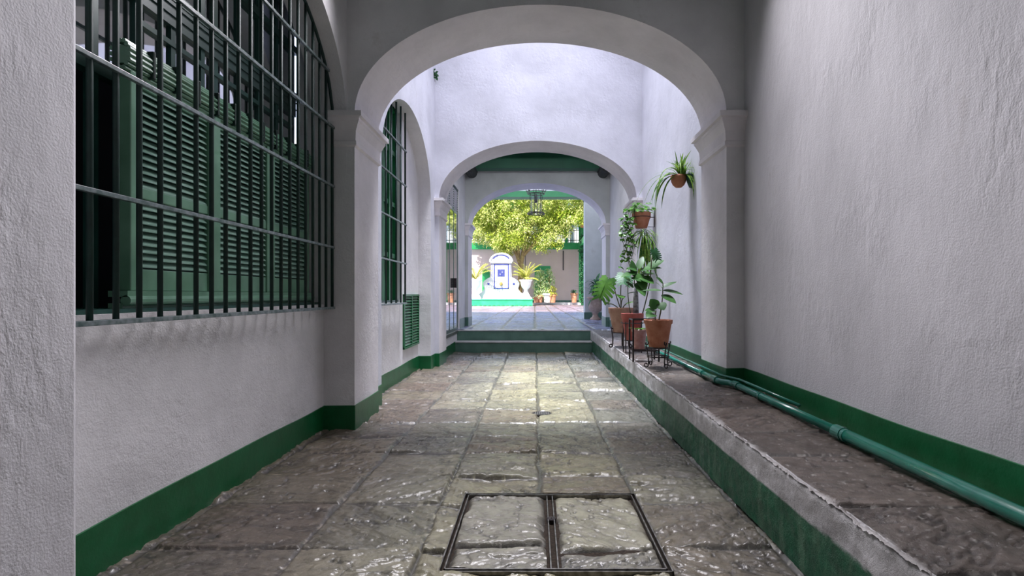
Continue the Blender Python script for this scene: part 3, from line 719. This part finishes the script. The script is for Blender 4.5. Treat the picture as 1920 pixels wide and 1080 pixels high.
pb = thing('pale_pot_plant', (BX-.06, BY, bz+.14), 'low plant in a pale pink pot inside the square iron frame', 'potted plant')
pot(pb, (BX-.055, BY, bz+.14), .088, .062, .235, 'pink', .02)
lf = MB()
for k in range(22):
    a = k*2.4; lf.leaf((BX-.055, BY, bz+.355), (math.cos(a), math.sin(a), .9), (0, 0, 1), .10+.05*random.random(), .035, 1.0, 6)
lf.build('foliage', 'monst', pb, smooth=True)

# C: red pot with the tall pale-trunked plant
CX, CY = 1.315, 7.2; cz = float(lz(CY))+.004
st = thing('iron_pot_holder', (CX, CY, cz), 'straight-legged iron holder under the red pot', 'plant stand')
for sx in (-1, 1):
    for sy in (-1, 1):
        MB().tube([(CX+sx*.105, CY+sy*.10, cz), (CX+sx*.105, CY+sy*.10, cz+.42)], .008, 8).build('leg', 'iron', st)
ring(st, (CX, CY, cz+.165), .105); ring(st, (CX, CY, cz+.40), .150)
MB().tube([(CX-.105, CY, cz+.162), (CX+.105, CY, cz+.162)], .005, 6).build('crossbar', 'iron', st)
pc = thing('tall_potted_plant', (CX, CY, cz+.17), 'tall broad-leaved plant with a pale trunk in the red pot', 'potted plant')
pot(pc, (CX, CY, cz+.17), .150, .092, .36, 'terrar', .045)
zr = cz+.50
MB().tube([(CX+.05, CY, zr-.03), (CX+.045, CY, zr+.25), (CX+.05, CY, zr+.42)], [.040, .036, .02], 12).build('trunk', 'birch', pc, smooth=True)
mb = MB(); mb.tube(stem_path((CX+.03, CY, zr), PX(1188, 505, 7.2), (.01, 0, 0)), .007, 8); mb.tube(stem_path((CX+.12, CY-.05, zr), PX(1222, 478, 7.1), (.03, 0, 0)), .008, 8); mb.tube(stem_path((CX-.02, CY, zr), PX(1178, 520, 7.2), (-.02, 0, 0)), .006, 8)
mb.build('stem', 'stem', pc, smooth=True)
lf = MB()
for a, b, W, dy in (((1192, 512), (1162, 520), .11, -.1), ((1195, 508), (1176, 502), .11, 0), ((1196, 512), (1206, 545), .17, -.1), ((1200, 508), (1238, 502), .13, -.05),
                    ((1200, 520), (1222, 532), .20, -.1), ((1214, 505), (1243, 487), .17, 0), ((1193, 530), (1204, 555), .15, -.15), ((1190, 520), (1186, 488), .10, .05), ((1205, 515), (1230, 512), .14, .1),
                    ((1197, 505), (1208, 480), .10, .1), ((1188, 540), (1174, 528), .08, 0), ((1182, 527), (1168, 518), .07, 0), ((1192, 548), (1176, 551), .03, .0), ((1190, 532), (1172, 538), .03, 0),
                    ((1222, 500), (1234, 520), .16, .05), ((1184, 520), (1200, 528), .14, -.1)):
    bigleaf(lf, a, b, W, 7.15, dy, .5)
lf.build('foliage', 'rubber', pc, smooth=True)
def monstera(mb, c, d, nrm, L, W):
    """heart-shaped blade cut into lobes"""
    d = Vector(d).normalized(); n = Vector(nrm).normalized(); s = d.cross(n).normalized(); n = s.cross(d)
    c = Vector(c)
    def P(u, v): return c+d*(u*L)+s*(v*W*.5)+n*(-.18*L*(u*u)-.10*W*v*v)
    mid = 9
    mb.add([P(0, -.12), P(-.12, -.35), P(-.05, -.7), P(.15, -.55), P(.25, -.2), P(.9, -.06), P(1.0, 0), P(.9, .06), P(.25, .2), P(.15, .55), P(-.05, .7), P(-.12, .35), P(0, .12), P(.03, 0)],
           [(13, 0, 1, 2, 3, 4), (13, 4, 5, 6, 7, 8), (13, 8, 9, 10, 11, 12)])
    for sg in (-1, 1):
        for i in range(6):
            u = -.05+i*.155; w = .165; out = .98*math.sin(PI*(.22+.66*(i+.3)/6))**.7; tip = u+.16+i*.025
            vs = [P(u, sg*.05), P(u+w, sg*.05), P((u+w+tip)/2+.05, sg*out*.6), P(tip+.07, sg*out*.94), P(tip-.01, sg*out), P((u+tip)/2-.015, sg*out*.6)]
            mb.add(vs, [(0, 1, 2, 5), (5, 2, 3, 4)])
# small tall blue-green cut leaf near the wall belongs to the climbing stem
lf = MB(); monstera(lf, PX(1226, 468, 7.1), (.35, -.2, -.9), (-.1, -1, .35), .16, .15); lf.build('cut_leaf', 'monst2', pc, smooth=True)

# D: monstera in the brown pot farther back
DX, DY = 1.27, 7.85; dz = float(lz(DY))+.004
st = thing('curved_plant_stand', (DX, DY, dz), 'curved-leg iron stand under the farthest walkway pot', 'plant stand')
legs(st, (DX, DY), dz+.30, dz, .12, .14, 3, 3.4, .010); ring(st, (DX, DY, dz+.22), .125)
MB().tube([(DX-.125, DY, dz+.214), (DX+.125, DY, dz+.214)], .006, 6).build('crossbar', 'iron', st)
pd = thing('monstera_plant', (DX, DY, dz+.225), 'monstera with split leaves in the brown pot nearest the steps', 'potted plant')
pot(pd, (DX, DY, dz+.225), .185, .12, .36, 'terra2', .05)
mb = MB(); zr = dz+.54
targets = [((1150, 533), 7.6), ((1168, 508), 7.8), ((1172, 556), 7.7), ((1140, 570), 7.5), ((1190, 566), 7.6)]
for (px, py), yy in targets:
    mb.tube(stem_path((DX, DY, zr), PX(px, py, yy), (-.02, 0, .04)), .008, 7)
mb.build('stem', 'stem', pd, smooth=True)
lf = MB(); monstera(lf, PX(1141, 522, 7.5), (-.45, -.25, -.85), (-.3, -1, .5), .34, .34); lf.build('split_leaf', 'monst', pd, smooth=True)
lf = MB(); monstera(lf, PX(1170, 512, 7.75), (-.1, -.6, -.5), (0, -.8, .7), .24, .28); lf.build('split_leaf', 'monst2', pd, smooth=True)
lf = MB(); bigleaf(lf, (1143, 567), (1132, 571), .05, 7.5); bigleaf(lf, (1172, 558), (1160, 556), .08, 7.6); bigleaf(lf, (1188, 566), (1174, 570), .03, 7.6); bigleaf(lf, (1165, 560), (1156, 552), .07, 7.6)
lf.build('small_leaves', 'monst', pd, smooth=True)

# hanging pothos on the right wall, ribbon leaves beneath
HX, HY = 1.60, 8.02; hz = 1.2+(553-428)/F*HY
ph = thing('hanging_pothos', (HX, HY, hz), 'trailing pothos and ribbon leaves in the wall-hung terracotta pot', 'potted plant')
pot(ph, (HX, HY, hz), .138, .085, .235, 'terra', .055)
br = thing('pot_bracket', (1.79, HY, hz+.12), 'iron ring bracket holding the wall-hung pothos pot', 'bracket')
ring(br, (HX, HY, hz+.165), .137); MB().tube([(HX+.13, HY, hz+.165), (1.80, HY, hz+.165)], .007, 7).build('arm', 'iron', br)
MB().tube([(HX+.10, HY, hz+.02), (1.795, HY, hz+.02), (1.795, HY, hz+.3)], .006, 7).build('wall_strap', 'iron', br)
rnd = random.Random(5); lf = MB(); stm = MB()
for k in range(60):
    a = rnd.uniform(0, 2*PI); r = rnd.uniform(0, .17); h = rnd.uniform(.0, .16)
    c = (HX+r*math.cos(a)-.02, HY+r*math.sin(a), hz+.24+h*(1-r*2))
    lf.leaf(c, (math.cos(a), math.sin(a)-.4, rnd.uniform(-.2, .5)), (0, -.4, 1), rnd.uniform(.06, .10), rnd.uniform(.05, .08), .8, 6)
for k in range(8):                                            # trailing vines on the left
    x0 = HX-.15-.022*k; p = [Vector((HX-.05, HY-.05, hz+.25)), Vector((x0+.03, HY-.1, hz+.27))]
    L = rnd.uniform(.45, 1.0); nseg = 9
    for i in range(1, nseg): p.append(Vector((x0+.025*math.sin(i*1.3+k), HY-.12+.03*math.sin(i+k), hz+.24-L*i/nseg)))
    stm.tube(p, .0035, 5)
    for q in p[1:]:
        for _ in range(2):
            a = rnd.uniform(0, 2*PI); lf.leaf(q, (math.cos(a), math.sin(a)-.3, rnd.uniform(-.8, .1)), (0, -.7, 1), rnd.uniform(.05, .095), rnd.uniform(.035, .065), .6, 6)
lf.build('foliage', 'pothos', ph, smooth=True); stm.build('vines', 'stem', ph)
lf = MB()
for k in range(70):
    a = rnd.uniform(0, 2*PI); b = Vector((HX+.02+.05*rnd.uniform(-1, 1), HY-.08, hz-.01-.12*rnd.random()))
    lf.leaf(b, (math.cos(a)*.8, math.sin(a)*.4-.1, rnd.uniform(-.8, .5)), (0, -.5, 1), rnd.uniform(.22, .62), rnd.uniform(.008, .018), rnd.uniform(1.6, 3), 9, 'strap')
for k in range(16):
    b = Vector((HX+.06+rnd.uniform(-.07, .07), HY-.1, hz-.12-.1*rnd.random())); lf.leaf(b, (rnd.uniform(-.25, .25), -.1, -1), (0, -1, 0), rnd.uniform(.45, .75), rnd.uniform(.018, .035), .3, 8, 'strap')
lf.build('ribbon_leaves', 'spider', ph, smooth=True)

# spider plant on the wall
SX, SY = 1.665, 6.18; sz = 1.2+(553-352)/F*SY
ps = thing('spider_plant', (SX, SY, sz), 'arching spider plant in the topmost wall-hung terracotta bowl', 'potted plant')
o2 = MB().lathe([(.001, 0), (.035, .003), (.065, .03), (.085, .07), (.092, .115), (.094, .14), (.086, .14), (.08, .12)], (SX, SY, sz), 32).build('pot', 'terra', ps, smooth=True)
MB().lathe([(.001, .12), (.083, .118)], (SX, SY, sz), 20).build('soil', 'soil', o2)
hp = thing('wall_planter', (1.80, 6.12, sz), 'dark half-round planter fixed to the wall beside the spider plant bowl', 'planter')
MB().lathe([(.001, -.02), (.03, -.01), (.055, .05), (.065, .12), (.067, .145), (.058, .145), (.05, .12), (.001, .12)], (1.80, 6.12, sz), 18, PI/2, 3*PI/2).build('bowl', 'wframe', hp, smooth=True)
MB().tube([(1.80, 6.15, sz+.1), (SX+.09, SY, sz+.1)], .006, 6).build('arm', 'iron', hp)
rnd = random.Random(12); lf = MB(); top = Vector((SX, SY, sz+.13))
for dx, dzz, L, W, dr in ((-1, .45, .72, .016, 2.4), (-1, .05, .55, .016, 2.0), (-.9, .3, .60, .018, 2.2), (-.8, .55, .30, .014, 1.2), (-.6, .3, .55, .03, 3), (-.4, .1, .58, .035, 3), (-.5, .4, .58, .032, 3.5),
                         (-.25, .2, .56, .035, 4), (-.15, .3, .56, .03, 4), (-.35, .0, .50, .03, 3), (.15, .2, .45, .025, 4), (.3, .4, .5, .025, 4), (.2, 1, .32, .025, 1.2), (0, 1, .28, .03, .7), (-.1, 1, .30, .025, .8),
                         (.4, .8, .34, .022, 2.4), (.5, .5, .4, .02, 3), (.1, .9, .25, .03, .6), (.35, .6, .42, .02, 3.4), (-.02, .4, .5, .022, 4.4), (.25, .3, .38, .02, 4)):
    lf.leaf(top+Vector((dx*.04, -.03+rnd.uniform(-.02, .02), 0)), (dx, rnd.uniform(-.5, .0), dzz), (0, -.2, 1), L, W*1.15, dr, 14, 'strap', .35)
for k in range(26):
    a = rnd.uniform(0, 2*PI); lf.leaf(top+Vector((.02*math.cos(a)+rnd.uniform(-.01, .08), .02*math.sin(a), 0)), (math.cos(a)*.35, math.sin(a)*.35-.1, 1), (0, 0, 1), rnd.uniform(.14, .28), rnd.uniform(.014, .026), rnd.uniform(.4, 2.2), 10, 'strap', .35)
lf.v = [(min(x, 1.79), y, z) for x, y, z in lf.v]; lf.build('foliage', 'spider', ps, smooth=True)

# urn by the portico pillar
UX, UY = 1.80, 15.9
ur = thing('stone_urn', (UX, UY, .45), 'weathered stone urn with a spiky fern at the portico pillar', 'urn')
MB().lathe([(.001, 0), (.16, 0), (.16, .05), (.10, .09), (.075, .16), (.10, .22), (.19, .30), (.21, .42), (.18, .55), (.20, .60), (.25, .66), (.25, .69), (.2, .68), (.15, .63)], (UX, UY, .45), 32).build('urn_body', 'urn', ur, smooth=True)
lf = MB(); rnd = random.Random(3)
for k in range(46):
    a = rnd.uniform(0, 2*PI); el = rnd.uniform(-.2, 2.0)
    lf.leaf((UX+.02, UY, 1.12+rnd.uniform(0, .45)), (math.cos(a)*.8, math.sin(a)*.8, el), (0, 0, 1), rnd.uniform(.25, .52), rnd.uniform(.05, .10), rnd.uniform(.8, 2.0), 7)
for dx, zz in ((-1, .35), (-1, .2)): lf.leaf((UX-.05, UY, 1.35), (dx, -.1, zz), (0, 0, 1), .62, .05, .25, 7)
lf.v = [(min(x, 2.12), y, z) for x, y, z in lf.v]; lf.build('foliage', 'cactus', ur, smooth=True)

# sprig peeking at the top of the light well
sp = thing('wall_sprig', (-1.66, 8.90, 4.8), 'small green sprig growing high on the light well wall', 'plant')
lf = MB(); rnd = random.Random(8)
for k in range(30):
    a = rnd.uniform(0, 2*PI); lf.leaf((-1.69+rnd.uniform(-.03, .06), 8.86, 4.84+rnd.uniform(-.05, .08)), (math.cos(a), -.4, math.sin(a)), (0, -1, .3), .07, .04, .5, 4)
lf.build('foliage', 'monst2', sp); MB().tube([(-1.68, 8.97, 4.78), (-1.68, 8.88, 4.84)], .006, 5).build('stem', 'stem', sp)

# lantern in the portico
LX, LY = .03, 15.0
la = thing('hanging_lantern', (LX, LY, 3.46), 'round wrought iron lantern with a crown of curls under the portico', 'lantern')
zt = 4.04; zb = 3.48; R0 = .235
for z, r, rr in ((zt, R0, .012), (zt+.05, R0+.02, .010), (zb, R0+.005, .014), (zb+.035, R0-.02, .010)):
    MB().tube([(LX+r*math.cos(2*PI*k/32), LY+r*math.sin(2*PI*k/32), z) for k in range(33)], rr, 8, caps=False).build('hoop', 'iron', la, smooth=True)
mb = MB()
for k in range(6):
    a = 2*PI*k/6+.3; mb.tube([(LX+(R0-.06)*math.cos(a), LY+(R0-.06)*math.sin(a), zb), (LX+(R0-.06)*math.cos(a), LY+(R0-.06)*math.sin(a), zt)], .008, 6)
mb.build('cage_rods', 'iron', la)
mb = MB()
for k in range(8):
    a = 2*PI*k/8; d = Vector((math.cos(a), math.sin(a), 0)); c = Vector((LX, LY, zt+.05))+d*(R0+.02)
    mb.tube([c, c+Vector((0, 0, .05))+d*.02]+scroll(c+d*.055+Vector((0, 0, .085)), .028, PI, -.8, d, 8), .010, 6)
mb.build('crown', 'iron', la)
mb = MB(); mb.tube([(LX, LY, zt), (LX, LY, 4.9)], .010, 6)
for k in range(4): a = PI/2*k+.4; mb.tube([(LX+R0*math.cos(a), LY+R0*math.sin(a), zt), (LX, LY, zt+.42)], .006, 5)
mb.build('chain', 'iron', la)
MB().lathe([(R0-.075, 0), (R0-.075, zt-zb)], (LX, LY, zb), 28).build('glass', 'glassl', la, smooth=True)
MB().tube([(LX, LY, zt), (LX, LY, zt-.25)], [.02, .035], 10).build('lamp_holder', 'iron', la)

# ------------------------------------------------------------------ courtyard
YF = 42.0
fb = thing('courtyard_building', (-2, YF, .45), 'far two-storey building with pink walls and green gallery', 'building')
MB().box((-10, YF, .4), (3.8, YF+.4, 4.85)).build('wall', 'facade', fb)
MB().box((-10, YF+1.4, 4.8), (3.7, YF+1.8, 9.6)).build('upper_wall', 'white', fb)
MB().box((-10, YF-.35, 4.78), (3.7, YF+1.6, 5.28)).build('gallery_beam', 'cgreen', fb)
MB().box((-10, YF-.6, 9.0), (3.7, YF+1.8, 9.5)).build('eave', 'cgreen', fb)
for x in (-9, -6.6, -4.2, -1.9, .2, 2.35): MB().box((x, YF-.25, 5.28), (x+.22, YF-.05, 9.0)).build('post', 'cgreen', fb)
mb = MB(); 
for z in (5.45, 6.25): mb.box((-10, YF-.2, z), (3.7, YF-.15, z+.05))
for k in range(90): mb.box((-10+k*.152, YF-.19, 5.3), (-10+k*.152+.025, YF-.16, 6.25))
mb.build('railing', 'wire', fb)
MB().box((-10, YF-.03, .45), (3.7, YF+.02, .78)).build('painted_base', 'riser', fb)
for x0, x1 in ((2.55, 3.35), (.7, 1.7), (-3.4, -2.5)): 
    MB().box((x0, YF+1.33, 5.3), (x1, YF+1.42, 7.6)).build('window', 'tread', fb)
dd = MB().box((-.02, YF-.05, .78), (1.22, YF+.03, 3.48)).build('door', 'cgreen', fb)
mb = MB(); mb.box((-4.15, YF-.05, .8), (-3.55, YF+.03, 2.9)); mb.lathe([(.001, 0), (.3, 0)], (-3.85, YF-.05, 2.9), 20); mb.prism([(-3.85+.3*math.cos(PI*k/12), 2.9+.3*math.sin(PI*k/12)) for k in range(13)], YF-.05, YF+.03)
mb.build('arched_shutter', 'cgreen', fb)
for x, y0, y1 in ((2.22, 470, 507), (-1.9, 470, 520), (-2.5, 470, 515), (-.75, 470, 508)):
    a = at(0, y0, YF-.2)[2]; b = at(0, y1, YF-.2)[2]
    MB().tube([(x, YF-.2, a), (x, YF-.2, b)], .045 if x > 0 else .03, 6).build('hanging_cable', 'wire', fb)
MB().box((-10, YF-1.3, .45), (3.7, YF-.03, .62)).build('terrace', 'white', fb)
# right-hand wing whose gallery shows edge-on
rb = thing('courtyard_wing', (4.0, 30, .45), 'right-hand courtyard wing with green gallery posts seen edge-on', 'building')
MB().box((3.85, 17.3, .4), (4.3, 41.9, 9.5)).build('wall', 'white', rb)
for y in (36.5, 39.0, 41.0): MB().box((3.38, y, .45), (3.56, y+.18, 9.0)).build('post', 'cgreen', rb)
MB().box((3.35, 34, 4.8), (3.9, 41.9, 5.25)).build('gallery_beam', 'cgreen', rb)
MB().box((3.3, 34, 8.6), (3.9, 41.9, 9.0)).build('eave', 'cgreen', rb)
iv = MB(); rnd = random.Random(21)
for k in range(900):
    z = rnd.uniform(.6, 9); 
    if 5.6 < z < 6.6: continue
    iv.leaf((3.4+rnd.gauss(0, .09), 38.8+rnd.uniform(-.2, .2), z), (rnd.uniform(-1, 1), -1, rnd.uniform(-1, 1)), (0, -.3, 1), .16, .10, .5, 3)
tag(iv.build('climbing_ivy', 'cactus'), 'green creeper climbing the right gallery post of the courtyard', 'climbing plant')
fpot = thing('flower_pot', (3.35, 38.4, 6.1), 'small red flower pot hung on the courtyard gallery post', 'flower pot')
MB().lathe([(.001, 0), (.12, 0), (.18, .3), (.16, .3)], (3.42, 38.45, 6.05), 16).build('pot', 'clay', fpot)
fl = MB()
for k in range(60): a = rnd.uniform(0, 2*PI); fl.leaf((3.42, 38.45, 6.34+rnd.uniform(0, .15)), (math.cos(a), math.sin(a), rnd.uniform(-.2, 1)), (0, 0, 1), .24, .1, 1, 3)
fl.build('flowers', 'flower', fpot)

# fountain
YT = 37.0
def fx(px): return (px-1003)/F*YT
def fz(py): return 1.2-(py-553)/F*YT
ft = thing('tiled_fountain', (fx(939), YT, .45), 'white wall fountain with blue tile trim over a green trough', 'fountain')
half = [(59, 563), (59, 558), (52, 555), (44, 552), (37, 548), (33.5, 544), (32, 540), (34, 535), (34.5, 530), (32, 526), (26, 522), (20, 519)]
prof = [(fx(939+d), fz(y)) for d, y in half]+[(fx(939+19), fz(491))]
cpx = [(939+19*math.cos(PI*k/16), 491-15*math.sin(PI*k/16)) for k in range(1, 16)]
prof += [(fx(a), fz(b)) for a, b in cpx]+[(fx(939-19), fz(491))]+[(fx(939-d), fz(y)) for d, y in half[::-1]]
MB().prism(prof, YT+.35, YT+.95).build('fountain_wall', 'fount', ft)
MB().box((fx(918.5), YT+.25, fz(493)), (fx(959.5), YT+1.0, fz(489.5))).build('cornice', 'fount', ft)
MB().tube([(fx(939+21.0*math.cos(PI*k/20)), YT+.36, fz(491-16.0*math.sin(PI*k/20))) for k in range(21)], .085, 8).build('arched_moulding', 'fount', ft, smooth=True)
MB().tube([(fx(939+16.5*math.cos(PI*k/20)), YT+.34, fz(490-12.5*math.sin(PI*k/20))) for k in range(3, 18)], .030, 8).build('arched_tile_line', 'blue', ft, smooth=True)
mb = MB(); t = .055
x0, x1, z0, z1 = fx(925.5), fx(953.5), fz(541), fz(494.5)
mb.box((x0, YT+.31, z0), (x0+t, YT+.36, z1)); mb.box((x1-t, YT+.31, z0), (x1, YT+.36, z1)); mb.box((x0, YT+.31, z0), (x1, YT+.36, z0+t)); mb.box((x0, YT+.31, z1-t), (x1, YT+.36, z1))
mb.box((fx(921), YT+.31, fz(519)), (fx(921)+.02, YT+.36, fz(494))); mb.box((fx(957), YT+.31, fz(519)), (fx(957)+.02, YT+.36, fz(494)))
mb.build('tile_frame', 'blue', ft)
mb = MB(); c0 = fx(932.3); c1 = fx(946); a0 = fz(518); a1 = fz(504.3); k = 7
for i in range(k):
    for j in range(k):
        if (i*3+j*5+i*j) % 4 != 0 or i in (0, k-1) or j in (0, k-1):
            w_ = (c1-c0)/k; mb.box((c0+i*w_, YT+.32, a0+j*w_), (c0+(i+.8)*w_, YT+.36, a0+(j+.8)*w_))
mb.build('tile_picture', 'blue', ft)
mb = MB(); mb.sphere((fx(939), YT+.32, fz(532)), .11, 12, (1, .8, 1.2)); mb.tube([(fx(939), YT+.3, fz(532)), (fx(939), YT+.12, fz(533)), (fx(939), YT+.08, fz(535))], .035, 8); mb.build('spout', 'ochre', ft, smooth=True)
for px in (915, 963):
    mb = MB()
    for a in range(6): mb.sphere((fx(px)+.05*math.cos(a*PI/3), YT+.34, fz(532)+.05*math.sin(a*PI/3)), .032, 8)
    mb.sphere((fx(px), YT+.33, fz(532)), .035, 8); mb.build('tile_rosette', 'blue', ft)
mb = MB(); X0, X1 = fx(880), fx(998.5)
mb.box((X0, YT-.55, .45), (X1, YT+.4, fz(562.5))); trg = mb.build('trough', 'trough', ft)
MB().box((X0-.06, YT-.60, fz(562.5)), (X1+.06, YT+.4, fz(561))).build('trough_rim', 'trough', trg)
mb = MB()
for k in range(14): mb.lathe([(.001, .06), (.10, .02), (.13, 0)], (X0+.2+k*.31, YT-.57, .47), 10)
mb.build('trough_feet', 'cgreen', trg)

def palm_urn(px, label, seed, sc=1.0):
    x = fx(px); y = YT-.1 if px > 950 else YT-.4
    o = thing('palm_urn', (x, y, .45), label, 'potted palm', 'urns with palms beside the fountain')
    mb = MB(); mb.box((x-.38*sc, y+.0, .45), (x+.38*sc, y+.7, .95)); mb.add([(x-.38, y, .95), (x+.38, y, .95), (x+.38, y+.7, .95), (x-.38, y+.7, .95), (x-.12, y+.25, 1.45), (x+.12, y+.25, 1.45), (x+.12, y+.45, 1.45), (x-.12, y+.45, 1.45)], [(0, 1, 5, 4), (1, 2, 6, 5), (2, 3, 7, 6), (3, 0, 4, 7), (4, 5, 6, 7)])
    mb.build('pedestal', 'white', o)
    MB().lathe([(.001, 0), (.16, 0), (.12, .08), (.14, .14), (.30, .32), (.36, .52), (.38, .68), (.46, .78), (.46, .84), (.36, .82), (.001, .7)], (x, y+.35, 1.43), 24).build('urn_body', 'white', o, smooth=True)
    rnd = random.Random(seed); lf = MB()
    for k in range(26):
        a = rnd.uniform(0, 2*PI); el = rnd.uniform(.6, 3.2); d = Vector((math.cos(a), math.sin(a)*.8, el)).normalized(); q = Vector((x, y+.35, 2.25)); L = rnd.uniform(1.0, 1.6); n = 12
        pts = []
        for i in range(n+1): pts.append(q.copy()); d = (d+Vector((0, 0, -.10))).normalized(); q = q+d*L/n
        for i in range(2, n+1):
            t = (pts[i]-pts[i-1]).normalized(); sd_ = t.cross(Vector((0, 0, 1))).normalized()
            for s in (-1, 1): lf.leaf(pts[i], t*.7+sd_*s, (0, 0, 1), .30*(1.1-i/n*.6), .055, .8, 3)
        lf.tube(pts, .016, 4)
    lf.build('fronds', 'palm', o)
palm_urn(986, 'white urn with yellow-green palm at the right end of the fountain', 1)
palm_urn(892, 'white urn with palm at the left end of the fountain', 2)
# dark spiky plant at the left edge
sk = thing('spiky_plant', (-3.05, 26, .45), 'dark spiky plant at the far left edge of the arch opening', 'plant')
lf = MB(); rnd = random.Random(33)
for k in range(60):
    a = rnd.uniform(0, 2*PI); lf.leaf((-3.36, 26, .9+rnd.uniform(0, 1.5)), (math.cos(a), math.sin(a)*.5, rnd.uniform(-.1, 1)), (0, 0, 1), rnd.uniform(.25, .55), .05, .9, 5, 'strap')
lf.build('foliage', 'cactus', sk); MB().tube([(-3.36, 26, .45), (-3.36, 26, 2.3)], .05, 8).build('stem', 'bark', sk)
MB().lathe([(.001, 0), (.2, 0), (.26, .4), (.23, .4), (.001, .36)], (-3.36, 26, .45), 20).build('pot', 'clay', sk, smooth=True)

# bushes and pots before the green door
def cpot(x, y, r, h, label, z=.62, m='clay'):
    o = thing('flower_pot', (x, y, z), label, 'flower pot', 'terracotta pots along the far wall')
    MB().lathe([(.001, 0), (r*.7, 0), (r*.92, h*.8), (r*1.08, h*.8), (r*1.08, h), (r*.9, h), (.001, h*.9)], (x, y, z), 20).build('pot', m, o, smooth=False)
    return o
def bush(o, x, y, z0, z1, w, n, seed, m='bush'):
    rnd = random.Random(seed); lf = MB()
    for k in range(n):
        t = rnd.random(); ww = w*(.55+.6*math.sin(PI*min(1, t*1.1)))*.5
        lf.leaf((x+rnd.uniform(-ww, ww), y+rnd.uniform(-.3, .3), z0+(z1-z0)*t), (rnd.uniform(-1, 1), rnd.uniform(-1, .2), rnd.uniform(-1, .6)), (0, -.3, 1), rnd.uniform(.14, .26), .085, .8, 3)
    lf.build('foliage', m, o); MB().tube([(x, y, z0-.1), (x+.05, y, z1-.4)], .04, 6).build('stem', 'bark', o)
yy = 40.2
def cx_(px): return (px-1003)/F*yy
o = cpot(cx_(1012), yy, .27, .55, 'pot with the dense leafy bush covering the green door'); bush(o, cx_(1013), yy, 1.05, 3.1, .95, 620, 5)
o = cpot(cx_(1026), yy-.1, .34, .70, 'tall pale pot with the second bush right of the green door', m='white'); bush(o, cx_(1029), yy, 1.2, 3.2, .8, 420, 6)
o = cpot(cx_(1036.5), yy-.3, .25, .62, 'terracotta pot at the right foot of the bushes'); bush(o, cx_(1037), yy-.3, 1.15, 1.9, .5, 120, 7, 'palm')
o = cpot(cx_(1005), yy-.3, .20, .42, 'small terracotta pot right beside the fountain trough'); bush(o, cx_(1005), yy-.3, 1.0, 1.3, .3, 40, 8)
o = cpot(cx_(1077), 40.5, .26, .72, 'lone terracotta pot at the right end of the far wall'); bush(o, cx_(1077), 40.5, 1.3, 1.6, .3, 40, 9, 'cactus')

# tree behind the fountain
TY = 38.9
tr = thing('courtyard_tree', (-1.0, TY, .45), 'big sunlit yellow-green tree filling the far arch', 'tree')
mb = MB()
mb.tube([(-1.15, TY, .45), (-1.10, TY, 2.0), (-1.0, TY, 3.6), (-.78, TY, 4.6), (-.4, TY, 6.0), (.3, TY, 7.4)], [.22, .19, .17, .15, .12, .06], 10)
mb.tube([(-1.0, TY, 3.2), (-1.35, TY, 4.2), (-2.0, TY, 5.2), (-3.0, TY, 6.4)], [.15, .13, .11, .05], 9)
mb.tube([(-.9, TY, 4.0), (.2, TY-.2, 5.2), (1.4, TY-.4, 6.0), (2.4, TY-.3, 6.6)], [.12, .10, .08, .04], 8)
mb.tube([(-1.2, TY, 4.0), (-1.2, TY-.5, 5.4), (-1.0, TY-.8, 7.2)], [.12, .10, .05], 8)
mb.build('trunk', 'bark', tr, smooth=True)
rnd = random.Random(44)
clumps = []
for k in range(400):
    px = rnd.uniform(878, 1092); py = rnd.uniform(352, 470)
    lim = 452
    if 925 < px < 985: lim = 468
    if 985 <= px < 1030: lim = 462
    if px < 925: lim = 448
    if px > 1060: lim = 415
    if 1030 < px <= 1060: lim = 440
    if 1018 < px < 1046 and 405 < py < 450 and rnd.random() < .35: continue
    if py > lim: continue
    yv = TY+rnd.uniform(-1.8, 1.6)
    p = at(px, py, yv); clumps.append((p, rnd.uniform(.35, .75)))
for k in range(0): clumps.append(((rnd.uniform(-5.5, 3.4), TY+rnd.uniform(-2, 2), rnd.uniform(8.8, 10.2)), .8))
for k in range(14): clumps.append((at(rnd.uniform(1025, 1052), rnd.uniform(440, 468), TY-1.2), .22))
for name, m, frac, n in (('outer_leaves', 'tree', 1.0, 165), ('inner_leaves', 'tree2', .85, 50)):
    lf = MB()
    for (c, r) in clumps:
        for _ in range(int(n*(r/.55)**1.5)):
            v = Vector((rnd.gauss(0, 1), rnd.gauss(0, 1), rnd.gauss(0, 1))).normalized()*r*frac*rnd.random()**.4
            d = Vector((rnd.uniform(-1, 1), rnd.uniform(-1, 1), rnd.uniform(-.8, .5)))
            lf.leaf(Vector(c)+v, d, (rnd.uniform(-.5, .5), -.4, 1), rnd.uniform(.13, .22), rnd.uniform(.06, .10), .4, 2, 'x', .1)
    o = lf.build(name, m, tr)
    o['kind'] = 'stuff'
